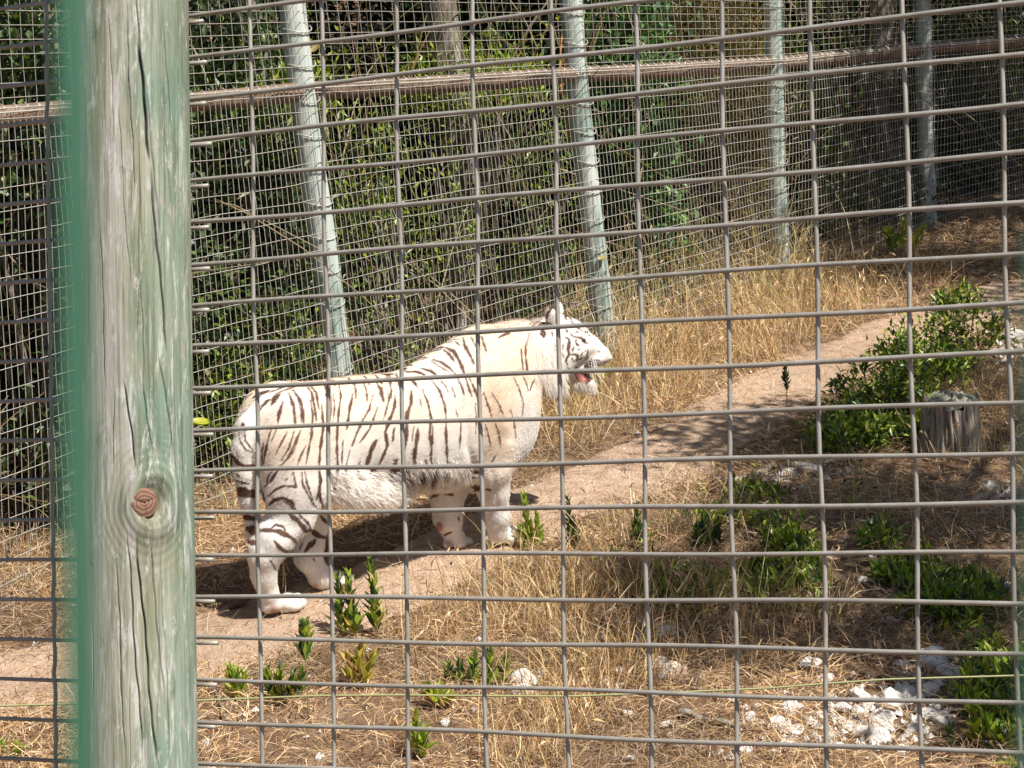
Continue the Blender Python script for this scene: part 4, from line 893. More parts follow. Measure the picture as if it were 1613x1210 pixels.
def shrub(base, size, nclump, per, L, Wd, cols, label, name='shrub', cat='shrub', group=None, seed=0, spread=.09, bare=12, up=.4, stemc=M_BARK, twig=.5, low=0.0):
    rng = np.random.default_rng(seed + 100)
    rx, ry, h = size; base = np.array(base, float)
    o = thing(name, base, label, cat, group)
    # clump centres: uneven, mostly near the outside
    C = []
    while len(C) < nclump:
        p = rng.uniform(-1, 1, 3); r = np.linalg.norm(p)
        if r > 1 or r < rng.uniform(.2, .85): continue
        if noise3(np.array([p]), 3.2, seed)[0] < -.25: continue
        C.append(p)
    C = np.array(C); C = C * np.array([rx, ry, h / 2]) * (1 + .12 * rng.normal(size=(len(C), 1))); C[:, 2] = (C[:, 2] + h / 2) * (1 - low) + h * low; C[:, 2] = np.maximum(C[:, 2], .03)
    st = Acc()
    nb = max(bare, 3)
    for k in range(nb):
        tgt = C[rng.integers(len(C))]; root = np.array([rng.normal(0, rx * .12), rng.normal(0, ry * .12), -.03]); t = np.linspace(0, 1, 7)[:, None]
        mid = root * .5 + tgt * .5 + np.array([0, 0, h * .12]) + rng.normal(0, .05 * h, 3)
        P = root * (1 - t) ** 2 + 2 * mid * t * (1 - t) + tgt * t ** 2
        v, f = tube(P, np.linspace(.012 * twig * (1 + h), .003 * twig * 1.4, 7), 5); st.add(v, f)
    st.build('stem', stemc, o)
    n = nclump * per; ci = np.repeat(np.arange(nclump), per)
    out_ = C[ci] - np.array([0, 0, h * .4]); out_ /= np.linalg.norm(out_, axis=1)[:, None] + 1e-9
    P = C[ci] + rng.normal(0, 1, (n, 3)) * spread * rng.uniform(.5, 1.3, nclump)[ci][:, None]
    P[:, 2] = np.maximum(P[:, 2], .01)
    Dd = out_ * .5 + rng.normal(0, .6, (n, 3)) + np.array([0, 0, up])
    cc = pal(cols, n, rng=rng) * rng.uniform(.8, 1.2, nclump)[ci][:, None]
    v, f, c = leafmesh(P, Dd, L * rng.uniform(.6, 1.25, n), Wd * rng.uniform(.7, 1.2, n), cc, rng=rng)
    mesh_np('foliage', v, f, M_LEAF, o, False, c)
    return o
def hedge_at(u, vtop, hw, off, cols, label, nclump=150, per=40, L=.055, Wd=.028, depth=.45, seed=0, low=0.0):
    lo, hi = 6.0, 30.0
    for _ in range(40):
        m = (lo + hi) / 2; p = at(u, vtop, m)
        if p[1] - (11.25 + 1.3 * p[0]) < off: lo = m
        else: hi = m
    p = at(u, vtop, lo); h = max(p[2] - float(TZ(p[0], p[1])), .4); b = np.array([p[0], p[1], float(TZ(p[0], p[1]))])
    return shrub(b, (hw * lo / F * 1.15, depth, h), nclump, per, L, Wd, cols, label, 'shrub', 'shrub', 'shrubs behind the far fence', seed, bare=26, up=.25, low=low)
GL = MID + PALE + [(.05, .10, .04)]
for k_, a_ in enumerate([
 (-30, -70, 120, .7, GL, 'dense glossy dark green shrub behind the far fence at the left edge', 260, 44, .06, .03),
 (150, -70, 120, .7, GL, 'glossy dark green shrub behind the far fence, hidden by the thick wooden post', 120, 40, .06, .03),
 (345, -70, 105, .75, GL + DARK, 'glossy shrub with pale leaf undersides, just right of the thick wooden post', 170, 40, .06, .03),
 (395, 92, 100, 1.0, BRIGHT, 'sunny yellow-green shrub top behind the rail left of the first far post', 110, 46, .05, .018, .72),
 (340, 470, 90, .55, MID + BRIGHT[:2], 'low leafy shrub at the foot of the far fence left of the first far post', 90, 36, .055, .02),
 (470, 520, 60, .5, MID + BRIGHT[:1] + [(.16, .1, .05)], 'small reddish green shrub at the foot of the first far post', 60, 34, .05, .018),
 (578, 190, 50, .6, BRIGHT + MID, 'slender bright yellow-green shrub right of the first far post', 70, 36, .05, .016),
 (700, 250, 40, .8, BRIGHT + MID, 'thin green shrub in the middle between the first two far posts', 26, 34, .05, .016),
 (735, 104, 110, 1.5, BRIGHT, 'sunlit green shrub top seen over the rail between the first two far posts', 90, 44, .05, .016, .82),
 (860, 160, 60, 1.1, MID + BRIGHT[:2], 'thin dark green shrub left of the second far post', 46, 34, .05, .018),
 (845, 360, 60, .6, MID + BRIGHT[:1], 'low sparse green shrub left of the second far post', 34, 34, .05, .016),
 (990, -60, 62, .8, [(.06, .13, .035), (.09, .18, .045), (.13, .23, .05), (.04, .085, .03)], 'broad-leaved fresh green shrub high behind the second far post', 150, 36, .07, .042),
 (1105, -60, 95, .6, OLIVE, 'tall olive-brown bristly heather between the second and third far posts', 420, 70, .06, .007),
 (1020, 440, 60, .5, MID + BRIGHT[:1] + OLIVE, 'low mixed green shrub below the tall heather', 70, 34, .05, .014),
 (1262, 30, 42, .7, MID + BRIGHT[:1], 'green shrub beside the third far post', 90, 34, .065, .03),
 (1350, 60, 60, 1.6, DARK + MID + BRIGHT[:1], 'dark shrub between the third and fourth far posts', 110, 34, .065, .03),
 (1290, 240, 50, .6, MID + OLIVE, 'half-bare olive shrub right of the third far post', 50, 30, .055, .02),
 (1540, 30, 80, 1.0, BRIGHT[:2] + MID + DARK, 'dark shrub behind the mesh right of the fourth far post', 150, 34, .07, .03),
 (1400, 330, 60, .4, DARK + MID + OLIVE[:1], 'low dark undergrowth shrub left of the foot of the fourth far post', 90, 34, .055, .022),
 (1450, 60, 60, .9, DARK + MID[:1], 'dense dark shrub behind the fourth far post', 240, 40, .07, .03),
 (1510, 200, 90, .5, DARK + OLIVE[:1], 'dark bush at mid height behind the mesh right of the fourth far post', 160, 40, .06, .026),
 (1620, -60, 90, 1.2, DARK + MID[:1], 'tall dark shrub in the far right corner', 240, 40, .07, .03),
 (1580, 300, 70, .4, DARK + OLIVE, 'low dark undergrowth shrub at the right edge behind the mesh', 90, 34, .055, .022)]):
    u, vt, hw, off, cols, lab, nc, per, L, Wd = a_[:10]; hedge_at(u, vt, hw, off, cols, lab, nc, per, L, Wd, seed=k_, low=a_[10] if len(a_) > 10 else 0)

def tree(base, hgt, r, crown, nclump, per, L, cols, label, lean=(0, 0), seed=0, name='tree', lowest=.55):
    rng = np.random.default_rng(seed + 900); base = np.array(base, float)
    o = thing(name, base, label, 'tree')
    t = np.linspace(0, 1, 22)[:, None]
    P = np.concatenate([lean[0] * t * hgt + .06 * np.sin(t * 7 + seed), lean[1] * t * hgt + .05 * np.cos(t * 5 + seed), t * hgt - .1], 1)
    v, f = tube(P, r * (1 - .75 * t[:, 0]) * (1 + .06 * np.sin(t[:, 0] * 40)), 14)
    v = v + (noise3(v, 18, seed) * r * .14)[:, None] * (v - np.array([0, 0, 0]))[:, :3] * np.array([1, 1, 0]) / max(r, .05) * .3
    mesh_np('trunk', v, f, M_BARK, o)
    cr = np.array(crown); C = []
    while len(C) < nclump:
        p = rng.uniform(-1, 1, 3)
        if np.linalg.norm(p) > 1 or noise3(np.array([p]), 3.5, seed)[0] < -.12: continue
        C.append(p)
    C = np.array(C) * cr + P[-1] * np.array([1, 1, 0]) + np.array([0, 0, hgt - cr[2] * .55])
    C[:, 2] = np.maximum(C[:, 2], hgt * lowest)
    for k in range(9):
        a = P[rng.integers(10, 21)]; b = C[rng.integers(len(C))]; tt = np.linspace(0, 1, 7)[:, None]
        q = a * (1 - tt) + b * tt + np.array([0, 0, .25]) * tt * (1 - tt); v, f = tube(q, np.linspace(r * .3, r * .06, 7), 6); mesh_np('limb', v, f, M_BARK, o)
    n = nclump * per; ci = np.repeat(np.arange(nclump), per)
    Pp = C[ci] + rng.normal(0, .17, (n, 3)); v, f, c = leafmesh(Pp, rng.normal(0, 1, (n, 3)), L * rng.uniform(.7, 1.3, n), L * .45 * rng.uniform(.7, 1.3, n), pal(cols, n, rng=rng), rng=rng)
    mesh_np('crown', v, f, M_LEAF, o, False, c)
    return o
def tree_px(u, v, D, *a, **k):
    p = at(u, v, D); p[2] = TZ(p[0], p[1]); return tree(p, *a, **k)
tree_px(704, 200, 12.6, 6.0, .13, (1.9, 1.4, 1.3), 170, 60, .10, MID + DARK, 'pine with pale flaking grey trunk behind the rail between the first two far posts', seed=1)
tree_px(1388, 200, 16.2, 6.0, .14, (1.8, 1.3, 1.3), 150, 60, .10, MID + DARK, 'dark trunked tree between the third and fourth far posts', seed=2)
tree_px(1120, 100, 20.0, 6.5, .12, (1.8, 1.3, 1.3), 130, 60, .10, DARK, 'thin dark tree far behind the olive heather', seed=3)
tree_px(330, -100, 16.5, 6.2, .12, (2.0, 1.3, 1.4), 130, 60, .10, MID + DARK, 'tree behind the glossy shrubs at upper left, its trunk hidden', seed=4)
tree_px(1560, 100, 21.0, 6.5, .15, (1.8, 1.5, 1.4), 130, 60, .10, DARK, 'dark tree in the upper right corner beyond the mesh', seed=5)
def shade_tree(trunk, hgt, r, targets, per, L, cols, label, seed=0, spread=.2):
    """tree whose leaf clumps hang between the sun and the given ground spots; (u, v, height of clump, spread)"""
    rng = np.random.default_rng(seed + 70); base = np.array([trunk[0], trunk[1], float(TZ(*trunk))]); o = thing('tree', base, label, 'tree')
    sd = np.array(SUND); C = []
    for (u, v, h, sp, nn) in targets:
        g = G(u, v) if not isinstance(u, tuple) else np.array([u[0], u[1], v])
        for _ in range(nn): C.append(g - sd * (h + rng.normal(0, .15)) / -sd[2] + rng.normal(0, 1, 3) * np.array([sp, sp, .12]))
    C = np.array(C) - base; t = np.linspace(0, 1, 18)[:, None]; top = C.mean(0) * np.array([.45, .45, 0]) + np.array([0, 0, hgt])
    P = top * t + np.array([.05, .03, 0]) * np.sin(t * 6); P[0, 2] = -.1; v, f = tube(P, r * (1 - .6 * t[:, 0]), 12); mesh_np('trunk', v, f, M_BARK, o)
    for k in range(min(14, len(C))):
        a = P[rng.integers(10, 18)]; b = C[int(k * len(C) / 14) % len(C)]; tt = np.linspace(0, 1, 7)[:, None]; q = a * (1 - tt) + b * tt + np.array([0, 0, .2]) * tt * (1 - tt)
        v, f = tube(q, np.linspace(r * .35, r * .08, 7), 6); mesh_np('limb', v, f, M_BARK, o)
    n = len(C) * per; ci = np.repeat(np.arange(len(C)), per); Pp = C[ci] + rng.normal(0, spread, (n, 3)) * np.array([1, 1, .6])
    v, f, c = leafmesh(Pp, rng.normal(0, 1, (n, 3)), L * rng.uniform(.7, 1.3, n), L * .5 * rng.uniform(.7, 1.3, n), pal(cols, n, rng=rng), rng=rng); mesh_np('crown', v, f, M_LEAF, o, False, c)
shade_tree((4.0, 7.0), 3.9, .12, [(1250, 800, 3.7, .18, 7), (1350, 790, 3.8, .18, 7), (1450, 800, 3.7, .18, 7), (1560, 800, 3.7, .2, 7), (1180, 690, 3.8, .08, 4), (1110, 690, 3.9, .06, 2), (1240, 720, 3.9, .1, 4), (1290, 660, 4.0, .1, 3), (1600, 700, 4, .2, 7), (1590, 620, 4, .2, 5), (1540, 590, 4.1, .12, 3)],
           120, .085, MID, 'spreading tree beside the path at the right, throwing dappled shade', 1)
shade_tree((3.2, 5.2), 3.7, .08, [(1160, 850, 3.5, .06, 2), (1310, 870, 3.5, .07, 2), (1450, 900, 3.5, .10, 2), (1290, 985, 3.5, .07, 2), (1110, 965, 3.5, .08, 1), (1530, 930, 3.5, .12, 4), (1400, 1000, 3.4, .06, 2), (1000, 960, 3.5, .06, 2),(1040, 905, 3.5, .1, 3), (1110, 895, 3.5, .1, 3), (1180, 930, 3.5, .08, 1), (1040, 1000, 3.4, .07, 3), (1090, 985, 3.4, .05, 2), (1500, 1000, 3.4, .1, 4), (1580, 980, 3.4, .1, 4), (980, 920, 3.5, .05, 2), (1420, 960, 3.4, .06, 2), (1260, 1020, 3.4, .05, 2), (1590, 1150, 3.4, .08, 4)],
           90, .08, MID, 'small tree close to the fence at the right, throwing leafy shade', 2, .15)
shade_tree((5.4, 10.9), 4.2, .12, [(1500, 430, 4.0, .25, 8), (1580, 410, 4.0, .3, 8), (1440, 410, 4.0, .2, 7), (1600, 480, 4, .2, 4), (1380, 430, 4, .2, 6), (1300, 445, 4, .12, 3), (1480, 340, 4.3, .3, 12), (1580, 330, 4.3, .3, 12), (1450, 250, 4.6, .4, 14), (1560, 240, 4.6, .4, 14), (1380, 300, 4.6, .3, 8)],
           100, .09, MID, 'tree at the right near the far fence, shading the last post', 3)
_T = []
for (u, v, D) in [(1340, 150, 14.4), (1400, 250, 14.8), (1500, 140, 16.0), (1560, 240, 16.4), (1330, 300, 14.3), (1440, 110, 15.3), (1470, 300, 15.4), (1590, 120, 16.8), (1600, 330, 16.8), (1380, 60, 14.8), (1540, 50, 16.3)]:
    p = at(u, v, D); _T.append(((p[0], p[1]), float(p[2]), 3.9 - float(p[2]), .34, 9))
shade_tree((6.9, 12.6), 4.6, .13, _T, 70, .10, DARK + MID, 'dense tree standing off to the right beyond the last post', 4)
def shade_canopy():  # unseen trees added overhead to keep the scrub behind the far fence dark
    rng = np.random.default_rng(5); k = 0
    for x0 in (-3.6, -1.6, 0.4, 2.4, 4.4, 6.4):
        T_ = []
        for _ in range(46 if x0 > -3 else 30):
            x = x0 + rng.uniform(-1.1, 1.1); dd = rng.uniform(.9 if x0 < 2 else -.1, 3.6); y = 11.0 + 1.3 * x + dd
            if noise3(np.array([[x, y, 0]]), 2.2, 7)[0] < -.15: continue
            T_.append(((x, y), float(TZ(x, y)) + 0, 3.4 + .25 * rng.random() + .25 * max(dd, 0) , .12, 1))
        C = [((t[0][0] + SUND.x / SUND.z * -0, t[0][1]), t[1], t[2], t[3], t[4]) for t in T_]
        # clumps hang directly at these places
        sd = np.array(SUND)
        C = [((float(t[0][0] + sd[0] / -sd[2] * t[2]), float(t[0][1] + sd[1] / -sd[2] * t[2])), t[1], t[2], t[3], 1) for t in T_]
        shade_tree((x0 + .2, 14.6 + 1.3 * x0), 4.6, .13, C, 130, .10, DARK + MID, ['tree leaning over the far fence at the far left, its trunk hidden', 'tree leaning over the far fence behind the first far post', 'tree leaning over the fence between the first two far posts',
                   'tree leaning over the fence beyond the third far post', 'tree leaning over the fence behind the fourth far post', 'tree leaning over the fence at the far right corner'][k], 10 + k, .24); k += 1
shade_canopy()

def wood():
    rng = np.random.default_rng(77); n = 230000
    x = rng.uniform(-6, 9, n); k = rng.uniform(0, 1, n) ** 1.3
    y = 11.3 + 1.3 * x + 1.7 + 5.0 * k; z = TZ(x, y) + rng.uniform(0, 1, n) ** 1.25 * (1.0 + 3.0 * sstep(0, .35, k))
    P = np.stack([x, y, z], 1)
    m = (noise3(P, 2.3, 1) + .5 * noise3(P, 6, 2) > -.3) | (rng.uniform(0, 1, n) < .25); P = P[m]; n = len(P)
    v, f, c = leafmesh(P, rng.normal(0, 1, (n, 3)), .085 * rng.uniform(.6, 1.3, n), 0.045, pal([(.009, .017, .006), (.013, .025, .008), (.02, .036, .011), (.016, .014, .007)], n, rng=rng), rng=rng)  # near-black leaf colours stand in for the deep shade in the gaps
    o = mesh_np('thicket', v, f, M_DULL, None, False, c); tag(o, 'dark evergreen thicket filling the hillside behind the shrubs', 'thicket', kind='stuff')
    # bare twigs and dead stems in front of it
    rng = np.random.default_rng(78); A = Acc()
    for _ in range(1700):
        x = rng.uniform(-4, 7); y = 11.2 + 1.3 * x + rng.uniform(.2, 1.8); L = rng.uniform(.4, 1.5); d = np.array([rng.normal(0, .5), rng.normal(0, .3), 1.0 if rng.random() < .8 else -.2]); d /= np.linalg.norm(d)
        p = np.array([x, y, float(TZ(x, y)) + rng.uniform(0, 1) ** 1.8 * 1.7]); t = np.linspace(0, 1, 5)[:, None]; b = rng.normal(0, .22, 3) * L
        vv, ff = tube(p + d * L * t + b * t ** 2 + np.array([0, 0, -.2 * L]) * t ** 2, np.linspace(.006, .002, 5), 3, False); A.add(vv, ff, pal([(.22, .17, .09), (.11, .09, .04), (.32, .27, .16), (.08, .06, .03), (.2, .11, .05), (.16, .16, .05)], 1, rng=rng)[0])
    o = A.build('dead_twigs', M_STRAW); tag(o, 'tangle of bare brown twigs behind the far mesh', 'twigs', kind='stuff')
wood()

# ------------------------------------------------------------------ grasses: masks are written in photograph pixels and dropped onto the ground
def ell_mask(u, v, L):
    m = np.zeros(len(u))
    for (cu, cv, ru, rv, w) in L: m = np.maximum(m, w * np.exp(-(((u - cu) / ru) ** 2 + ((v - cv) / rv) ** 2) ** 1.5))
    return m
def scatter(n, rng, x0=-3.4, x1=5.6, y0=5.9, y1=16.5):
    x = rng.uniform(x0, x1, n); y = y0 + (y1 - y0) * rng.uniform(0, 1, n) ** 1.25
    P = np.stack([x, y, TZ(x, y)], 1); u, v = proj(P); k = (u > -120) & (u < 1740) & (v < 1330) & (v > 330) & (y < 12.6 + 1.3 * x)
    return P[k], u[k], v[k]
GREEN = [(1200, 895, 160, 45, .8), (1250, 905, 110, 45, 1), (1130, 880, 60, 30, .8), (1380, 925, 90, 40, 1), (1340, 860, 55, 25, 1), (1500, 960, 70, 45, .9), (1440, 995, 50, 25, .9), (1240, 780, 80, 22, .6), (1060, 940, 45, 25, .5),
         (1150, 830, 50, 14, .4), (1390, 680, 70, 30, .9), (900, 620, 40, 18, .5), (1580, 1120, 60, 90, .9)]
STRAWC = [(.60, .39, .19), (.70, .49, .27), (.44, .27, .13), (.80, .61, .39), (.28, .16, .08), (.52, .34, .19)]
def straw():
    rng = np.random.default_rng(21)
    P, u, v = scatter(520000, rng)
    d = path_d(P[:, 0], P[:, 1]); bare = sstep(-.14, .14, d)
    dens = .07 + .16 * (noise3(P, 6, 12) > .1) + .8 * bare
    dens *= .35 + .65 * sstep(-.45, .1, noise3(P, 3.1, 8) + .5 * noise3(P, 9, 4))
    dens *= 1 - .5 * ell_mask(u, v, [(1380, 1140, 120, 50, .8), (980, 760, 60, 30, .5)])
    k = rng.uniform(0, 1, len(P)) < dens; P = P[k][:260000]; n = len(P)
    P[:, 2] += rng.uniform(0, 1, n) ** 2 * .05 + .006
    a = rng.uniform(0, 2 * np.pi, n); D = np.stack([np.cos(a), np.sin(a), rng.normal(.08, .4, n)], 1)
    L = (rng.uniform(.03, .11, n) + .07 * (rng.random(n) < .12))[:, None]; w = rng.uniform(.0013, .0034, n)[:, None]; D /= np.linalg.norm(D, axis=1)[:, None]
    s = np.cross(D, rng.normal(size=(n, 3)) * .6 + np.array([0, 0, 1.])); s /= np.linalg.norm(s, axis=1)[:, None]
    b = rng.normal(0, .12, (n, 3)); b[:, 2] = np.abs(b[:, 2]) * .8
    V = np.stack([P - D * L / 2 - s * w / 2, P - D * L / 2 + s * w / 2, P + b * L + s * w / 2, P + b * L - s * w / 2, P + D * L / 2], 1).reshape(-1, 3)
    i = np.arange(n)[:, None] * 5
    cc = pal(STRAWC, n, .22, rng) * (.52 + .42 * sstep(-.5, .4, noise3(P, 2.4, 31) + .6 * noise3(P, 7, 17)))[:, None]; g = rng.uniform(0, 1, n) < .12; cc[g] = pal([(.2, .14, .1), (.27, .21, .16)], g.sum(), rng=rng)
    o = mesh_np('straw', V, [i + np.array([[0, 1, 2, 3]]), i + np.array([[3, 2, 4]])], M_STRAW, None, False, np.repeat(cc, 5, axis=0))
    tag(o, 'matted dry straw lying over the ground on both sides of the path', 'straw', kind='stuff')
straw()
def tall_grass(name, n, mask, h0, h1, cols, label, w=.003, lean=.28, heads=.0, seed=0, cat='dry grass', clump=.0):
    rng = np.random.default_rng(seed + 300)
    P, u, v = scatter(n * 14, rng)
    m = ell_mask(u, v, mask) * (.35 + .65 * (noise3(P, 7, seed) + .5 * noise3(P, 19, seed + 1) > -.1)) * sstep(-.06, .05, path_d(P[:, 0], P[:, 1]))
    k = rng.uniform(0, 1, len(P)) < m; P = P[k][:n]; n = len(P)
    ph = noise3(P, 9, seed + 3) * 3
    D = np.stack([rng.normal(0, lean, n) + .22 * np.sin(ph), rng.normal(0, lean, n) + .2 * np.cos(ph), np.ones(n)], 1); D /= np.linalg.norm(D, axis=1)[:, None]
    L = rng.uniform(h0, h1, n)[:, None] * rng.uniform(.6, 1, n)[:, None]; s = np.cross(D, rng.normal(size=(n, 3))); s /= np.linalg.norm(s, axis=1)[:, None]
    W_ = w * rng.uniform(.6, 1.3, n)[:, None]; bend = rng.normal(0, .25, (n, 3)) * L; bend[:, 2] = -np.abs(bend[:, 2]) * 1.0
    a = P; b = P + D * L * .4 + bend * .1; c = P + D * L * .75 + bend * .45; e = P + D * L + bend
    V = np.stack([a - s * W_ / 2, a + s * W_ / 2, b + s * W_ * .45, b - s * W_ * .45, c + s * W_ * .33, c - s * W_ * .33, e], 1).reshape(-1, 3)
    i = np.arange(n)[:, None] * 7; fs = [i + np.array([[0, 1, 2, 3]]), i + np.array([[3, 2, 4, 5]]), i + np.array([[5, 4, 6]])]
    cc = np.repeat(pal(cols, n, rng=rng), 7, axis=0)
    if heads:
        q = rng.uniform(0, 1, n) < heads; idx = np.where(q)[0]; dd = e[idx] - c[idx]
        v2, f2, c2 = leafmesh(e[idx] - dd * .5, dd, .05, .012, pal([(.6, .45, .27), (.55, .4, .22)], len(idx), rng=rng), cup=.4, rng=rng)
        fs += [x + len(V) for x in f2]; V = np.vstack([V, v2]); cc = np.vstack([cc, c2])
    o = mesh_np(name, V, fs, M_STRAW, None, False, cc); tag(o, label, cat, kind='stuff'); return o
DRY = [(.60, .41, .20), (.48, .31, .14), (.76, .57, .33), (.34, .21, .10), (.40, .31, .15)]
tall_grass('tall_dry_grass', 15000, [(1010, 610, 110, 50, 1), (1150, 560, 130, 45, 1), (1290, 510, 120, 35, 1), (1240, 470, 120, 30, .9), (1040, 560, 110, 45, .9), (1400, 470, 90, 25, .6), (900, 680, 60, 30, .8), (1150, 500, 120, 30, .8)],
           .18, .50, DRY, 'tall sunlit dry grass along the foot of the far fence right of the tiger', heads=.12, seed=1)
tall_grass('dry_grass', 9000, [(330, 800, 90, 50, 1), (60, 900, 110, 45, 1), (230, 850, 130, 45, 1), (330, 870, 60, 25, .5)], .08, .24, DRY, 'short dry grass tufts along the far fence left of the tiger', seed=2)
tall_grass('dry_grass', 17000, [(930, 940, 110, 60, 1), (960, 1060, 100, 60, .9), (1080, 960, 90, 50, .8), (720, 1000, 90, 60, .7), (880, 960, 90, 70, 1), (900, 1120, 90, 60, .9), (1240, 1000, 80, 40, 1), (1180, 1030, 60, 30, .9), (960, 880, 80, 30, .7), (1060, 860, 70, 30, .6), (820, 1190, 90, 40, .8), (1070, 1000, 60, 40, .6), (760, 930, 60, 20, .8)],
           .10, .40, DRY, 'dry grass tufts in the foreground below the path', heads=.06, seed=3)
tall_grass('dry_grass', 6000, [(1500, 700, 90, 40, 1), (1560, 640, 70, 50, .9), (1350, 790, 130, 40, .7), (1480, 830, 90, 40, .7), (1250, 740, 60, 20, .7), (1120, 790, 70, 30, .6), (1480, 900, 90, 40, .5), (1090, 740, 40, 12, 1)],
           .10, .34, DRY, 'dry grass around the stump on the right', heads=.08, seed=4)
tall_grass('dry_grass', 9000, [(620, 640, 130, 60, 1), (760, 560, 120, 50, 1), (480, 660, 110, 50, .8), (880, 560, 60, 40, .8), (420, 700, 80, 40, .7)], .15, .5, [(.42, .37, .28), (.5, .42, .3), (.34, .28, .2), (.28, .24, .15)],
           'grey matted dead grass behind and under the far fence above the tiger back', lean=.6, seed=5)
tall_grass('tall_dry_grass', 4200, [(1090, 480, 170, 40, 1), (980, 530, 90, 45, 1), (1260, 440, 70, 30, .9), (1330, 430, 60, 20, .5)], .45, 1.05, [(.55, .42, .2), (.42, .33, .13), (.66, .52, .29), (.36, .32, .12)],
           'tall thin straw and olive stems rising behind the far mesh at centre right', w=.0035, lean=.16, heads=.2, seed=8)
def ground_cover():
    rng = np.random.default_rng(44); P, u, v = scatter(1500000, rng)
    m = ell_mask(u, v, GREEN) * (noise3(P, 5, 3) + .6 * noise3(P, 14, 5) > -.05) * sstep(-.05, .05, path_d(P[:, 0], P[:, 1]))
    k = rng.uniform(0, 1, len(P)) < m; P = P[k][:60000]; n = len(P); P[:, 2] += rng.uniform(0, 1, n) * (.04 + .10 * np.clip(noise3(P, 4, 9) + .4, 0, 1))
    D = rng.normal(0, .6, (n, 3)) + np.array([0, 0, .7])
    vv, f, c = leafmesh(P, D, 0.052 * rng.uniform(.6, 1.3, n), .017 * rng.uniform(.7, 1.3, n), pal(BRIGHT + BRIGHT + MID, n, rng=rng), rng=rng)
    o = mesh_np('ground_cover', vv, f, M_LEAF, None, False, c); tag(o, 'low green leafy ground cover among the straw right of the path', 'ground cover', kind='stuff')
ground_cover()

# ------------------------------------------------------------------ single weeds
def weed(stems, label, leafL=.05, leafW=.014, cols=BRIGHT, dens=1.0, from_=.1, seed=0, yellow=.0, spread=.55, group=None):
    rng = np.random.default_rng(seed + 555)
    b0 = G(stems[0][0], stems[0][1]); o = thing('leafy_weed', b0, label, 'weed', group); L0 = b0
    st = Acc(); lv = []
    for (ub, vb, ut, vt) in stems:
        b = G(ub, vb); D = (b - CP) @ CF; t_ = at(ut, vt, D); t = np.linspace(0, 1, 8)[:, None]
        P = b + (t_ - b) * t + rng.normal(0, .006, (8, 3)) * np.sin(t * np.pi); P[0, 2] -= .02
        v, f = tube(P - L0, np.linspace(.0035, .0016, 8), 5); st.add(v, f)
        Lh = np.linalg.norm(t_ - b); n = max(10, int(Lh / .006 * dens))
        s = from_ + (1 - from_) * (np.arange(n) / n) ** .9; an = np.arange(n) * 2.4 + rng.uniform(0, 6)
        base = b + (t_ - b) * s[:, None]
        out_ = np.stack([np.cos(an), np.sin(an), 0 * an], 1) * (spread * (1.15 - s * .6))[:, None] + (t_ - b) / Lh + rng.normal(0, .12, (n, 3))
        sz = (1.15 - .65 * s) * rng.uniform(.75, 1.15, n)
        c = pal(cols, n, rng=rng); y = rng.uniform(0, 1, n) < yellow * (1.6 - 1.6 * s); c[y] = pal([(.42, .36, .05), (.5, .4, .08)], y.sum(), rng=rng)
        lv.append((base - L0, out_, leafL * sz * 1.4, leafW * sz * 1.55, c))
    st.build('stem', M_STEM, o)
    v, f, c = leafmesh(np.vstack([l[0] for l in lv]), np.vstack([l[1] for l in lv]), np.concatenate([l[2] for l in lv]), np.concatenate([l[3] for l in lv]), np.vstack([l[4] for l in lv]), cup=.3, rng=rng)
    mesh_np('foliage', v, f, M_LEAF, o, False, c); return o
M_STEM = flat('weed_stem', (.20, .17, .07), .7)
